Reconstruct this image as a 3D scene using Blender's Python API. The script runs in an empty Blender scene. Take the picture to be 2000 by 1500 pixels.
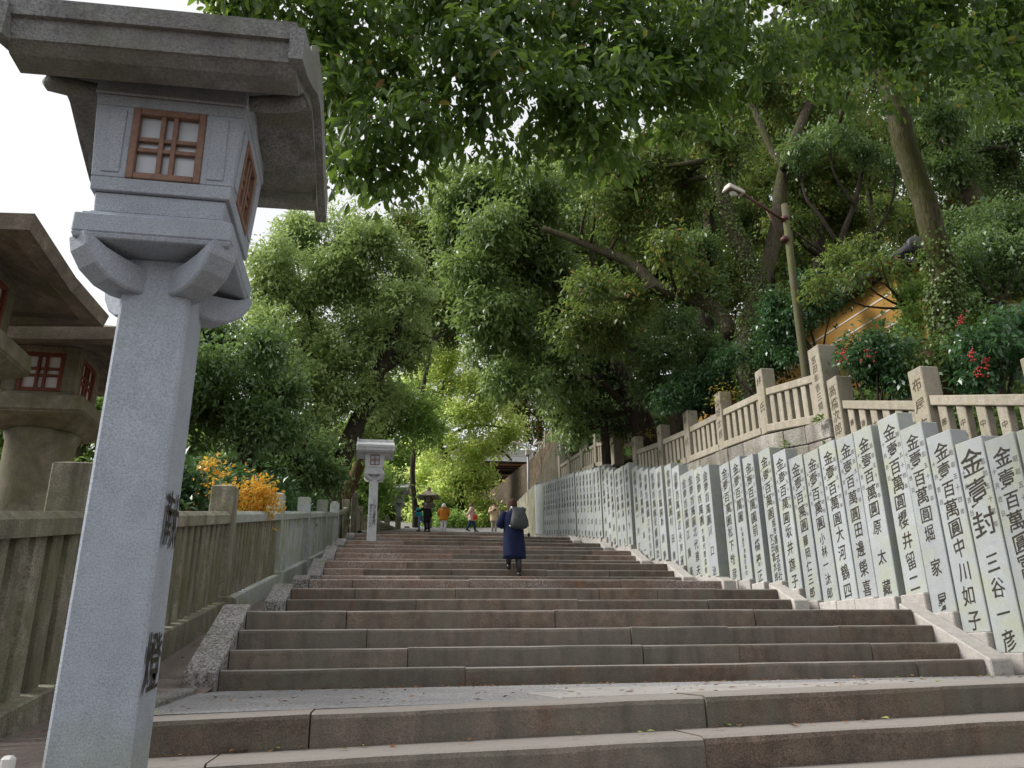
import bpy, bmesh, math, random
import numpy as np
from math import sin, cos, radians, pi, atan2
from mathutils import Vector, Matrix

random.seed(7)
rng = np.random.default_rng(11)
SC = bpy.context.scene
COL = SC.collection

# ------------------------------------------------------------------ camera
FPX, PITCH, YAW, ROLL = 1550.0, radians(19.2), radians(10.5), radians(0.8)
EYE = Vector((0, 0, 1.6))
c_f = Vector((sin(YAW) * cos(PITCH), cos(YAW) * cos(PITCH), sin(PITCH)))
_r0 = Vector((cos(YAW), -sin(YAW), 0)); _u0 = _r0.cross(c_f)
c_r = _r0 * cos(ROLL) - _u0 * sin(ROLL)
c_u = _u0 * cos(ROLL) + _r0 * sin(ROLL)
cam = bpy.data.cameras.new('camera'); cam_o = bpy.data.objects.new('camera', cam); COL.objects.link(cam_o)
cam.sensor_width = 36; cam.lens = FPX / 2000 * 36; cam.clip_start = 0.05; cam.clip_end = 2000
m3 = Matrix((c_r, c_u, -c_f)).transposed()
cam_o.matrix_world = Matrix.Translation(EYE) @ m3.to_4x4()
SC.camera = cam_o

# ------------------------------------------------------------------ sky, sun, exposure
SUN_DIR = Vector((-0.72, 0.22, 0.66)).normalized()
W = bpy.data.worlds.new('World'); SC.world = W; W.use_nodes = True
nt = W.node_tree; nt.nodes.clear()
sky = nt.nodes.new('ShaderNodeTexSky'); sky.sky_type = 'NISHITA'; sky.sun_disc = False
sky.sun_elevation = math.asin(SUN_DIR.z); sky.sun_rotation = atan2(SUN_DIR.x, SUN_DIR.y)
sky.air_density = 1.0; sky.dust_density = 6.0; sky.ozone_density = 1.0
hs = nt.nodes.new('ShaderNodeHueSaturation'); hs.inputs['Saturation'].default_value = 0.25
mx = nt.nodes.new('ShaderNodeMix'); mx.data_type = 'RGBA'; mx.inputs['Factor'].default_value = 0.88
mx.inputs[7].default_value = (3.3, 3.33, 3.42, 1)      # even cloud layer
bg = nt.nodes.new('ShaderNodeBackground'); bg.inputs['Strength'].default_value = 0.10
wo = nt.nodes.new('ShaderNodeOutputWorld')
L_ = nt.links.new
L_(sky.outputs[0], hs.inputs['Color']); L_(hs.outputs[0], mx.inputs[6]); cl_t = nt.nodes.new('ShaderNodeTexCoord'); cl_n = nt.nodes.new('ShaderNodeTexNoise'); cl_n.inputs['Scale'].default_value = 2.2; cl_n.inputs['Detail'].default_value = 4
cl_r = nt.nodes.new('ShaderNodeMapRange'); cl_r.inputs[3].default_value = .90; cl_r.inputs[4].default_value = 1.10
cl_m = nt.nodes.new('ShaderNodeMix'); cl_m.data_type = 'RGBA'; cl_m.blend_type = 'MULTIPLY'; cl_m.inputs[0].default_value = 1
L_(cl_t.outputs['Generated'], cl_n.inputs['Vector']); L_(cl_n.outputs['Fac'], cl_r.inputs[0]); L_(mx.outputs[2], cl_m.inputs[6]); L_(cl_r.outputs[0], cl_m.inputs[7])
L_(cl_m.outputs[2], bg.inputs[0]); L_(bg.outputs[0], wo.inputs[0])
sl = bpy.data.lights.new('sun', 'SUN'); sl.energy = 1.5; sl.angle = radians(24); sl.color = (1, .965, .91)
so = bpy.data.objects.new('sun', sl); COL.objects.link(so)
so.rotation_euler = SUN_DIR.to_track_quat('Z', 'Y').to_euler()
vs = SC.view_settings; vs.view_transform = 'Standard'; vs.look = 'None'; vs.exposure = 1.5; vs.gamma = 1.0
try: vs.use_curve_mapping = False
except Exception: pass
SC.render.engine = 'CYCLES'
cy = SC.cycles; cy.max_bounces = 7; cy.diffuse_bounces = 4; cy.glossy_bounces = 2; cy.transmission_bounces = 4; cy.transparent_max_bounces = 6
cy.use_denoising = True; cy.caustics_reflective = False; cy.caustics_refractive = False

# ------------------------------------------------------------------ helpers
def at(px, py, Y):
    d = c_f * FPX + c_r * (px - 1000) + c_u * (750 - py)
    return EYE + d * (Y / d.y)
def mpp(p):                      # metres per photograph pixel at a point
    return (Vector(p) - EYE).dot(c_f) / FPX
def interp(tab, v):
    return float(np.interp(v, [t[0] for t in tab], [t[1] for t in tab]))
def link(o, parent=None):
    COL.objects.link(o)
    if parent is not None: o.parent = parent
    return o
def tag(o, label=None, cat=None, group=None, kind=None):
    if label: o['label'] = label
    if cat: o['category'] = cat
    if group: o['group'] = group
    if kind: o['kind'] = kind
    return o
def empty(name, loc=(0, 0, 0), rz=0, parent=None):
    o = bpy.data.objects.new(name, None); o.location = loc; o.rotation_euler = (0, 0, rz); o.empty_display_size = .1
    return link(o, parent)
def obj(name, me, mat=None, parent=None, loc=None, rot=None):
    if mat is not None and not me.materials: me.materials.append(mat)
    o = bpy.data.objects.new(name, me)
    if loc is not None: o.location = loc
    if rot is not None: o.rotation_euler = rot
    return link(o, parent)
def bm_mesh(bm, name='mesh', smooth=False):
    me = bpy.data.meshes.new(name); bm.normal_update(); bm.to_mesh(me); bm.free()
    if smooth:
        for p in me.polygons: p.use_smooth = True
    return me
def hexa_bm(v8, bevel=0.0, seg=1, bm=None):
    """v8: bottom ring (4, ccw) then top ring (4)."""
    own = bm is None
    b = bmesh.new()
    vs_ = [b.verts.new(v) for v in v8]
    for f in ((3, 2, 1, 0), (4, 5, 6, 7), (0, 1, 5, 4), (1, 2, 6, 5), (2, 3, 7, 6), (3, 0, 4, 7)):
        b.faces.new([vs_[i] for i in f])
    if bevel > 0: bmesh.ops.bevel(b, geom=b.edges[:], offset=bevel, segments=seg, affect='EDGES', profile=.6)
    if own: return b
    t = bpy.data.meshes.new('t'); b.to_mesh(t); b.free(); bm.from_mesh(t); bpy.data.meshes.remove(t)
    return bm
def box_v(x0, x1, y0, y1, z0, z1):
    return [(x0, y0, z0), (x1, y0, z0), (x1, y1, z0), (x0, y1, z0), (x0, y0, z1), (x1, y0, z1), (x1, y1, z1), (x0, y1, z1)]
_bc = {}
def box_mesh(w, d, h, bevel=0.01, z0=0.0):
    k = (round(w, 4), round(d, 4), round(h, 4), bevel, z0)
    if k not in _bc: _bc[k] = bm_mesh(hexa_bm(box_v(-w / 2, w / 2, -d / 2, d / 2, z0, z0 + h), bevel))
    return _bc[k]
def own_mat(me, mat):            # a private copy of a cached mesh for another material
    m = me.copy(); m.materials.clear(); m.materials.append(mat); return m
def box(name, x0, x1, y0, y1, z0, z1, mat, parent=None, bevel=0.01):
    return obj(name, bm_mesh(hexa_bm(box_v(x0, x1, y0, y1, z0, z1), bevel)), mat, parent)
def frustum_v(w0, d0, z0, w1, d1, z1, cx=0, cy_=0):
    a, b, c, d = w0 / 2, d0 / 2, w1 / 2, d1 / 2
    return [(cx - a, cy_ - b, z0), (cx + a, cy_ - b, z0), (cx + a, cy_ + b, z0), (cx - a, cy_ + b, z0),
            (cx - c, cy_ - d, z1), (cx + c, cy_ - d, z1), (cx + c, cy_ + d, z1), (cx - c, cy_ + d, z1)]
def np_mesh(name, V, F, smooth=False):
    """V (n,3) float, F (m,k) int -> mesh."""
    me = bpy.data.meshes.new(name); V = np.ascontiguousarray(V, np.float32); F = np.ascontiguousarray(F, np.int32)
    m, k = F.shape
    me.vertices.add(len(V)); me.vertices.foreach_set('co', V.ravel())
    me.loops.add(m * k); me.loops.foreach_set('vertex_index', F.ravel())
    me.polygons.add(m); me.polygons.foreach_set('loop_start', np.arange(0, m * k, k, dtype=np.int32))
    if smooth: me.polygons.foreach_set('use_smooth', np.ones(m, bool))
    me.update(calc_edges=True)
    return me
def tube_arrays(pts, rad, n=8, ell=None, cap=True, off=0):
    """loft of circles along a poly-line; returns V, F(quads)"""
    pts = np.array(pts, float); m = len(pts); rad = np.array(rad, float)
    T = np.gradient(pts, axis=0); T /= np.linalg.norm(T, axis=1)[:, None] + 1e-9
    ref = np.array([1., 0, 0]) if abs(T[0, 0]) < .8 else np.array([0, 1., 0])
    V = []
    a = np.arange(n) / n * 2 * pi
    for i in range(m):
        u = ref - T[i] * (ref @ T[i]); u /= np.linalg.norm(u) + 1e-9; v = np.cross(T[i], u); ref = u
        ru = rad[i]; rv = rad[i] if ell is None else rad[i] * ell[i]
        V.append(pts[i] + np.outer(np.cos(a), u) * ru + np.outer(np.sin(a), v) * rv)
    V = np.concatenate(V)
    F = []
    for i in range(m - 1):
        for j in range(n):
            k = (j + 1) % n
            F.append((i * n + j, i * n + k, (i + 1) * n + k, (i + 1) * n + j))
    if cap:
        V = np.concatenate([V, pts[:1], pts[-1:]]); c0, c1 = len(V) - 2, len(V) - 1
        for j in range(0, n, 1):
            k = (j + 1) % n
            F.append((c0, k, j, c0)); F.append((c1, (m - 1) * n + j, (m - 1) * n + k, c1))
    return V, F, off
def tubes_mesh(name, tubes, smooth=True):
    """list of (pts, rad, n) joined into one mesh"""
    me = bpy.data.meshes.new(name); VV = []; FF = []; o = 0
    for t in tubes:
        V, F, _ = tube_arrays(*t[:3], ell=t[3] if len(t) > 3 else None)
        VV.append(V)
        for f in F:
            g = []
            for i in f:
                if i + o not in g: g.append(i + o)
            FF.append(g)
        o += len(V)
    me.from_pydata(np.concatenate(VV).tolist(), [], FF); me.update()
    if smooth:
        me.polygons.foreach_set('use_smooth', np.ones(len(me.polygons), bool))
    return me
def spline(pts, n):
    """Catmull-Rom through rows of any width"""
    P = np.array(pts, float); P = np.concatenate([2 * P[:1] - P[1:2], P, 2 * P[-1:] - P[-2:-1]])
    out = []; m = len(P) - 3
    for t in np.linspace(0, m - 1e-6, n):
        i = int(t); f = t - i; a, b, c, d = P[i:i + 4]
        out.append(.5 * ((2 * b) + (-a + c) * f + (2 * a - 5 * b + 4 * c - d) * f * f + (-a + 3 * b - 3 * c + d) * f ** 3))
    return np.array(out)
def arr(pts): return np.array([tuple(p) for p in pts], float)

# ------------------------------------------------------------------ materials
def new_mat(name):
    m = bpy.data.materials.new(name); m.use_nodes = True; t = m.node_tree
    p = t.nodes['Principled BSDF']
    return m, t, p
def N(t, typ, **kw):
    n = t.nodes.new(typ)
    for k, v in kw.items(): setattr(n, k, v)
    return n
def noise(t, vec, scale, detail=3, rough=.55, dist=0.0):
    n = N(t, 'ShaderNodeTexNoise'); n.inputs['Scale'].default_value = scale; n.inputs['Detail'].default_value = detail
    n.inputs['Roughness'].default_value = rough; n.inputs['Distortion'].default_value = dist
    t.links.new(vec, n.inputs['Vector']); return n.outputs['Fac']
def ramp(t, fac, stops):
    r = N(t, 'ShaderNodeValToRGB'); e = r.color_ramp.elements
    while len(e) < len(stops): e.new(.5)
    for el, (p, c) in zip(e, stops):
        el.position = p; el.color = (c, c, c, 1) if isinstance(c, (int, float)) else (*c, 1)
    t.links.new(fac, r.inputs[0]); return r.outputs[0]
def mixc(t, fac, a, b, blend='MIX'):
    n = N(t, 'ShaderNodeMix', data_type='RGBA', blend_type=blend)
    for s, v in ((0, fac), (6, a), (7, b)):
        if isinstance(v, bpy.types.NodeSocket): t.links.new(v, n.inputs[s])
        elif isinstance(v, (int, float)): n.inputs[s].default_value = v if s == 0 else (v, v, v, 1)
        else: n.inputs[s].default_value = (*v, 1)
    return n.outputs[2]
def mathn(t, op, a, b=None):
    n = N(t, 'ShaderNodeMath', operation=op)
    for i, v in enumerate((a, b)):
        if v is None: continue
        if isinstance(v, bpy.types.NodeSocket): t.links.new(v, n.inputs[i])
        else: n.inputs[i].default_value = v
    return n.outputs[0]
def world_pos(t): return N(t, 'ShaderNodeNewGeometry').outputs['Position']
def scaled(t, vec, s):
    n = N(t, 'ShaderNodeMapping'); n.inputs['Scale'].default_value = s; t.links.new(vec, n.inputs['Vector']); return n.outputs[0]
def bump(t, p, h, strength=.3, dist=.01):
    b = N(t, 'ShaderNodeBump'); b.inputs['Strength'].default_value = strength; b.inputs['Distance'].default_value = dist
    t.links.new(h, b.inputs['Height']); t.links.new(b.outputs[0], p.inputs['Normal'])

def granite(name, base, speck=.35, grain=140, moss=0.0, moss_col=(.09, .105, .03), stain=.25, stain_col=(.10, .085, .065),
            rough=.8, vary=.12, bumpy=.25, lichen=0.0, streak=0.0, top=None, top_gain=0.0, rust=0.0, foot=None, alt=None, mottle=.16):
    m, t, p = new_mat(name); pos = world_pos(t)
    f = noise(t, pos, grain, 2, .7)
    sp = ramp(t, f, [(.30, 1 - speck), (.5, 1.0), (.70, 1 + speck * .8)])
    c = mixc(t, 1.0, base, sp, 'MULTIPLY')
    c = mixc(t, 1.0, c, ramp(t, noise(t, pos, 8.5, 4, .65, .3), [(.30, 1 - mottle), (.70, 1 + mottle)]), 'MULTIPLY')
    big = noise(t, pos, 1.3, 5, .62, .4)
    c = mixc(t, ramp(t, big, [(.40, 0.0), (.72, stain)]), c, stain_col)
    oi = N(t, 'ShaderNodeObjectInfo').outputs['Random']
    if alt is not None: c = mixc(t, ramp(t, mathn(t, 'FRACT', mathn(t, 'MULTIPLY', oi, 7.31)), [(.45, 0.0), (.85, .45)]), c, alt)
    c = mixc(t, 1.0, c, ramp(t, oi, [(0, 1 - vary), (1, 1 + vary)]), 'MULTIPLY')
    if streak:
        st = noise(t, scaled(t, pos, (3.5, 3.5, .5)), 1.6, 4, .6)
        c = mixc(t, ramp(t, st, [(.45, 0.0), (.70, streak)]), c, tuple(v * .42 for v in stain_col))
    if rust:
        rs = noise(t, scaled(t, pos, (1, 1, .35)), 1.7, 4, .65)
        c = mixc(t, ramp(t, rs, [(.56, 0.0), (.70, rust)]), c, (.21, .085, .035))
    if lichen:
        li = noise(t, pos, 34, 4, .75); big2 = noise(t, pos, .8, 2, .5)
        lf_ = mathn(t, 'MULTIPLY', ramp(t, li, [(.46, 0.0), (.60, .8)]), ramp(t, big2, [(.38, 0.0), (.66, lichen)]))
        c = mixc(t, lf_, c, (.50, .48, .46))
    if moss:
        mo = noise(t, pos, 2.3, 5, .68, .6)
        c = mixc(t, ramp(t, mo, [(.5 - .22 * moss, 0.0), (.80 - .25 * moss, .9)]), c, moss_col)
    if foot is not None:                     # algae climbing from the foot
        sz = N(t, 'ShaderNodeSeparateXYZ'); t.links.new(pos, sz.inputs[0])
        hgt = mathn(t, 'ADD', sz.outputs[2], mathn(t, 'MULTIPLY', noise(t, pos, 7, 4, .6), .35))
        c = mixc(t, ramp(t, mathn(t, 'SUBTRACT', hgt, foot), [(.15, .75), (.50, 0.0)]), c, (.26, .30, .19))
    if top is not None:                      # worn, paler upper faces; sky light on step nosings also painted in
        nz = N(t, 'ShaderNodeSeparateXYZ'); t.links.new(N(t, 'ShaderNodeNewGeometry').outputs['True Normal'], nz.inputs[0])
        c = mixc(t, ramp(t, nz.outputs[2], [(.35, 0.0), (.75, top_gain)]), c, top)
    t.links.new(c, p.inputs['Base Color']); p.inputs['Roughness'].default_value = rough
    p.inputs['Specular IOR Level'].default_value = .3
    h = mathn(t, 'ADD', f, mathn(t, 'MULTIPLY', noise(t, pos, 22, 4, .6), 1.2))
    bump(t, p, h, bumpy, .012)
    return m
def flat(name, col, rough=.6, spec=.4, metal=0.0, nsc=0, namt=.25, bumpy=0.0):
    m, t, p = new_mat(name)
    p.inputs['Roughness'].default_value = rough; p.inputs['Specular IOR Level'].default_value = spec; p.inputs['Metallic'].default_value = metal
    if nsc:
        n = noise(t, world_pos(t), nsc, 4, .6)
        t.links.new(mixc(t, 1.0, col, ramp(t, n, [(.3, 1 - namt), (.7, 1 + namt)]), 'MULTIPLY'), p.inputs['Base Color'])
        if bumpy: bump(t, p, n, bumpy, .02)
    else: p.inputs['Base Color'].default_value = (*col, 1)
    return m
def leaf_mat(name, c0, c1, tr, trf=.35, rough=.38, spec=.45, odd=None, oddp=.06):
    m, t, p = new_mat(name); g = N(t, 'ShaderNodeNewGeometry'); rnd = g.outputs['Random Per Island']
    big = noise(t, g.outputs['Position'], .55, 2, .5)
    f = mathn(t, 'ADD', mathn(t, 'MULTIPLY', rnd, .55), mathn(t, 'MULTIPLY', big, .5))
    col = mixc(t, ramp(t, f, [(.22, 0.0), (.85, 1.0)]), c0, c1)
    if odd: col = mixc(t, ramp(t, rnd, [(1 - oddp - .004, 0.0), (1 - oddp, 1.0)]), col, odd)
    t.links.new(col, p.inputs['Base Color']); p.inputs['Roughness'].default_value = rough; p.inputs['Specular IOR Level'].default_value = spec
    tl = N(t, 'ShaderNodeBsdfTranslucent')
    t.links.new(mixc(t, .5, mixc(t, 1.0, col, 1.6, 'MULTIPLY'), tr), tl.inputs['Color'])
    ms = N(t, 'ShaderNodeMixShader'); ms.inputs[0].default_value = trf
    t.links.new(p.outputs[0], ms.inputs[1]); t.links.new(tl.outputs[0], ms.inputs[2])
    t.links.new(ms.outputs[0], t.nodes['Material Output'].inputs['Surface'])
    return m
def bark(name, c0, c1, moss=.35, mcol=(.075, .095, .02)):
    m, t, p = new_mat(name); pos = world_pos(t)
    v = noise(t, scaled(t, pos, (9, 9, 1.6)), 2.2, 5, .65, .5)
    c = mixc(t, ramp(t, v, [(.35, 0.0), (.68, 1.0)]), c0, c1)
    mo = noise(t, pos, 1.5, 4, .65)
    c = mixc(t, ramp(t, mo, [(.55 - .25 * moss, 0.0), (.78 - .2 * moss, .85)]), c, mcol)
    t.links.new(c, p.inputs['Base Color']); p.inputs['Roughness'].default_value = .9; p.inputs['Specular IOR Level'].default_value = .2
    bump(t, p, v, .7, .05)
    return m

M = {}
M['lantern'] = granite('blue_grey_granite', (.37, .41, .47), .30, 150, mottle=.10, moss=0.0, stain=.5, stain_col=(.27, .30, .345), vary=.04, streak=.16)
M['lantern_base'] = granite('blue_grey_granite_mossy_foot', (.37, .41, .47), .30, 150, mottle=.10, stain=.5, stain_col=(.285, .32, .37), vary=.02, streak=.10, foot=1.12)
M['lantern_roof'] = granite('weathered_roof_granite', (.255, .265, .27), .5, 90, moss=.22, moss_col=(.17, .185, .12), stain=.8, stain_col=(.13, .125, .125), vary=.04, rust=.2, streak=.45, bumpy=.6, lichen=.30)
M['white_lantern'] = granite('pale_granite', (.50, .51, .52), .2, 120, stain=.2, stain_col=(.42, .43, .44), vary=.03)
M['grey_lantern'] = granite('grey_granite', (.46, .47, .48), .25, 120, moss=.15, stain=.4, vary=.03)
M['old_lantern'] = granite('mossy_lantern_stone', (.27, .24, .18), .35, 100, moss=.50, moss_col=(.115, .115, .045), stain=.85, stain_col=(.09, .075, .055), vary=.05, bumpy=.4, mottle=.3, streak=.4)
M['old_roof'] = granite('sooty_lantern_roof_stone', (.23, .195, .155), .4, 100, moss=.05, stain=.9, stain_col=(.06, .05, .044), vary=.05, bumpy=.4, mottle=.35)
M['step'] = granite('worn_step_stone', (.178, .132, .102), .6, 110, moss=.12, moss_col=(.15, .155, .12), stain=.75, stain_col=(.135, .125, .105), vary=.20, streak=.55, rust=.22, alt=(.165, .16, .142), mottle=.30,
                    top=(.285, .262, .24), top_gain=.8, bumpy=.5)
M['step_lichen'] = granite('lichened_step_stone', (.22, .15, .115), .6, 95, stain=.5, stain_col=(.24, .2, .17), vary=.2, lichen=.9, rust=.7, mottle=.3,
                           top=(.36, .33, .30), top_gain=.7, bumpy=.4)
M['kerb'] = granite('pebbly_kerb_stone', (.27, .26, .255), 1.0, 42, stain=.3, moss=.1, vary=.12, bumpy=1.0)
M['kerb_pale'] = granite('pale_kerb_granite', (.43, .405, .375), .35, 110, stain=.35, stain_col=(.42, .37, .32), vary=.08)
M['tablet'] = granite('tablet_granite', (.36, .383, .392), .2, 130, moss=.16, moss_col=(.36, .38, .25), stain=.4, stain_col=(.265, .285, .295), vary=.11, bumpy=.15, streak=.10, mottle=.07)
M['plinth'] = granite('plinth_granite', (.42, .395, .37), .4, 110, stain=.35, stain_col=(.40, .35, .31), vary=.10)
M['fence'] = granite('mossy_fence_stone', (.315, .29, .23), .55, 70, moss=.36, moss_col=(.15, .165, .08), stain=.8, stain_col=(.17, .15, .115), vary=.22, streak=.75, bumpy=.6, mottle=.28)
M['fence_pale'] = granite('pale_fence_stone', (.43, .46, .48), .35, 90, moss=.36, moss_col=(.30, .33, .14), stain=.4, stain_col=(.36, .36, .30), vary=.12, streak=.25)
M['fence_tan'] = granite('tan_fence_granite', (.37, .335, .27), .5, 100, moss=.06, moss_col=(.33, .31, .2), stain=.35, stain_col=(.36, .30, .23), vary=.1, streak=.4, bumpy=.4)
M['wall'] = granite('retaining_wall_stone', (.33, .31, .28), .7, 45, moss=.16, moss_col=(.13, .13, .06), stain=.9, stain_col=(.15, .13, .105), vary=.28, lichen=.5, bumpy=1.0, streak=.5)
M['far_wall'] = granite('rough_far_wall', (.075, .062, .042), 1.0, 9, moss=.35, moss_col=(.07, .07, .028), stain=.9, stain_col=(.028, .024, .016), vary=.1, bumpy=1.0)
M['soil'] = flat('forest_soil', (.085, .065, .045), .95, .1, nsc=3, namt=.5, bumpy=.6)
M['asphalt'] = granite('brown_asphalt', (.20, .165, .15), .45, 90, stain=.4, stain_col=(.13, .10, .085), vary=0, bumpy=.5)
M['aggregate'] = granite('washed_aggregate', (.27, .265, .27), .75, 55, stain=.35, stain_col=(.18, .165, .155), vary=0, bumpy=.9)
M['mortar'] = flat('brown_mortar', (.11, .08, .055), .95, .1, nsc=30, namt=.3)
M['slab'] = granite('grey_paving_slab', (.33, .315, .30), .35, 90, stain=.5, stain_col=(.22, .19, .165), vary=.1)
M['ink'] = flat('carved_dark_ink', (.045, .039, .031), .7, .2)
M['ink_soft'] = flat('faded_ink', (.20, .20, .195), .8, .1)
M['carve'] = flat('weathered_carving', (.105, .085, .06), .9, .1)
M['cedar'] = flat('reddish_cedar_frame', (.22, .13, .095), .55, .3, nsc=40, namt=.2)
M['redwood'] = flat('dark_red_frame', (.16, .045, .025), .5, .35, nsc=30, namt=.2)
M['paper'] = flat('frosted_pane', (.50, .54, .60), .25, .5)
M['paper_w'] = flat('white_pane', (.66, .65, .63), .35, .4)
M['bark'] = bark('mossy_bark', (.035, .03, .02), (.115, .095, .065), .45, (.055, .07, .015))
M['bark_dark'] = bark('dark_bark', (.022, .018, .014), (.075, .058, .042), .15, (.045, .05, .02))
M['bark_pale'] = bark('pale_mossy_bark', (.035, .03, .016), (.125, .11, .07), .72, (.05, .056, .012))
M['bark_red'] = bark('reddish_bark', (.07, .04, .028), (.17, .095, .06), .1)
M['near_leaf'] = leaf_mat('broad_evergreen_leaf', (.026, .062, .016), (.08, .145, .033), (.36, .54, .06), .45, .36, .45, odd=(.26, .13, .05), oddp=.010)
M['camphor'] = leaf_mat('glossy_camphor_leaf', (.085, .150, .045), (.23, .32, .115), (.42, .56, .12), .36, .36, .55)
M['camphor_pale'] = leaf_mat('pale_camphor_leaf', (.15, .225, .075), (.37, .46, .19), (.52, .68, .18), .38, .36, .6)
M['darkleaf'] = leaf_mat('dark_evergreen_leaf', (.055, .11, .040), (.16, .24, .10), (.32, .48, .09), .33, .34, .55)
M['woodleaf'] = leaf_mat('woodland_leaf', (.05, .095, .024), (.15, .21, .06), (.36, .48, .08), .35, .4, .4, odd=(.28, .11, .04), oddp=.035)
M['maple'] = leaf_mat('bright_maple_leaf', (.28, .40, .11), (.58, .67, .26), (.88, .98, .32), .58, .5, .3, odd=(.50, .42, .06), oddp=.08)
M['midleaf'] = leaf_mat('mid_green_leaf', (.12, .22, .055), (.30, .43, .12), (.50, .68, .16), .40, .42, .4)
M['orange'] = leaf_mat('orange_autumn_leaf', (.52, .25, .03), (.72, .47, .08), (.85, .5, .06), .4, .5, .3, odd=(.45, .40, .06), oddp=.2)
M['ivy'] = leaf_mat('ivy_leaf', (.05, .10, .02), (.14, .20, .05), (.25, .35, .06), .25, .4, .4)
M['shrub'] = leaf_mat('glossy_shrub_leaf', (.025, .075, .030), (.07, .15, .06), (.16, .30, .06), .28, .3, .55)
M['yellowleaf'] = leaf_mat('yellow_fern_leaf', (.22, .20, .03), (.40, .33, .06), (.5, .45, .1), .35, .5, .3)
M['cedarleaf'] = leaf_mat('cedar_spray', (.07, .12, .03), (.16, .22, .06), (.3, .38, .08), .35, .5, .3, odd=(.34, .12, .05), oddp=.16)
M['fallen'] = leaf_mat('fallen_leaf', (.16, .07, .03), (.34, .20, .10), (.3, .2, .1), .1, .7, .2, odd=(.30, .34, .10), oddp=.15)

# ------------------------------------------------------------------ profiles of the place
STAIR = [(-60, -9.0), (-3, -.5), (0, 0.0), (1.6, .35), (3.1, .98), (3.5, 1.05), (3.9, 1.20), (4.3, 1.36), (7.84, 1.375), (7.86, 1.55), (8.95, 2.125), (11.96, 2.265), (11.98, 2.45), (12.42, 2.65),
         (14.68, 2.82), (14.70, 3.0), (16.88, 3.10), (16.9, 3.28), (17.8, 3.67), (19.87, 3.80), (19.9, 3.98), (20.7, 4.34), (23.55, 4.63), (23.57, 4.82), (23.95, 4.99), (27.86, 5.46),
         (27.88, 5.65), (28.3, 5.83), (34.19, 6.52), (34.22, 6.70), (39.69, 7.47), (39.72, 7.66), (43, 8.15), (60, 11.6), (80, 15.4), (140, 24.0)]
PATH = [(-60, -9.2), (0, -.1), (2.6, .95), (3.2, 1.17), (5.8, 1.17), (7.8, 1.38), (9.2, 1.64), (12, 2.15), (30, 5.15), (38, 6.9), (43, 8.05), (60, 11.5), (140, 24)]
BANK = [(-60, 2), (7.8, 4.05), (9.5, 4.45), (12.1, 5.1), (12.3, 5.72), (14.4, 6.05), (16.7, 6.26), (19, 6.5), (23.8, 7.2), (26.2, 7.7), (26.4, 8.3), (28.8, 8.75), (35.6, 9.6), (36.4, 9.9), (36.6, 12.1), (60, 14.5), (140, 26)]
def xl(Y): return -1.22 + .041 * (Y - 8)
def xr(Y): return xl(Y) + 7.7
def tabx(Y): return 7.05 + .035 * (Y - 8)
def lfx(Y): return -1.9 + .042 * (Y - 12)
def rfx(Y): return 7.85 + .035 * (Y - 10)

# ------------------------------------------------------------------ ground
def ground_z(X, Y):
    if X < xl(Y) - .3:
        z = interp(PATH, Y)
        if X < lfx(Y) - .5: z -= .10 + .03 * min(25, (lfx(Y) - .5 - X))
        return z
    if X <= rfx(Y) + .35: return interp(STAIR, Y) - .32 - (.25 if X > xr(Y) else 0)
    return interp(BANK, Y) - .12 + min(.30 * (X - rfx(Y)), 3.2 + .10 * (X - rfx(Y)))
def build_ground():
    ys = np.concatenate([np.linspace(-60, -4, 15), np.arange(-3, 48, .5), np.linspace(48, 140, 30)])
    cols = [lambda Y, k=k: lfx(Y) + k for k in (-160, -90, -50, -25, -14, -8, -5, -3, -1.6, -.55, -.45)] + \
           [lambda Y: xl(Y) - .31, lambda Y: xl(Y) - .29] + [lambda Y, k=k: xl(Y) + k for k in (2, 4, 6)] + \
           [lambda Y: rfx(Y) + .33, lambda Y: rfx(Y) + .37] + [lambda Y, k=k: rfx(Y) + k for k in (.8, 1.5, 3, 5, 8, 12, 20, 35, 60, 100, 180)]
    V = []; nx = len(cols)
    for Y in ys:
        for c in cols:
            X = c(Y); z = ground_z(X, Y)
            if abs(X) > 4 and not (lfx(Y) - .5 < X < rfx(Y)): z += .12 * sin(X * 1.7 + Y * .9) * sin(Y * 1.3 - X * .6)
            V.append((X, Y, z))
    F = [(j * nx + i, j * nx + i + 1, (j + 1) * nx + i + 1, (j + 1) * nx + i) for j in range(len(ys) - 1) for i in range(nx - 1)]
    me = np_mesh('ground', V, F, True); tag(obj('ground', me, M['soil']), kind='structure')
    # side path
    V = []; F = []
    py = np.concatenate([np.arange(-2, 44, .6)])
    for Y in py:
        z = interp(PATH, Y)
        V += [(lfx(Y) - .36, Y, z + .012), ((xl(Y) - .02) if Y > 4.4 else -1.25, Y, z + .012 + .02)]
    F = [(2 * i, 2 * i + 1, 2 * i + 3, 2 * i + 2) for i in range(len(py) - 1)]
    tag(obj('path', np_mesh('path', V, F), M['asphalt']), kind='structure')
    # upper plaza
    V = []; F = []
    py = np.arange(39.9, 75, 1.0)
    for Y in py:
        z = interp(STAIR, Y)
        V += [(xl(Y) - 1.5, Y, z + .03), (xr(Y) + .8, Y, z + .03)]
    F = [(2 * i, 2 * i + 1, 2 * i + 3, 2 * i + 2) for i in range(len(py) - 1)]
    tag(obj('plaza', np_mesh('plaza', V, F), M['aggregate']), kind='structure')
build_ground()

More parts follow.
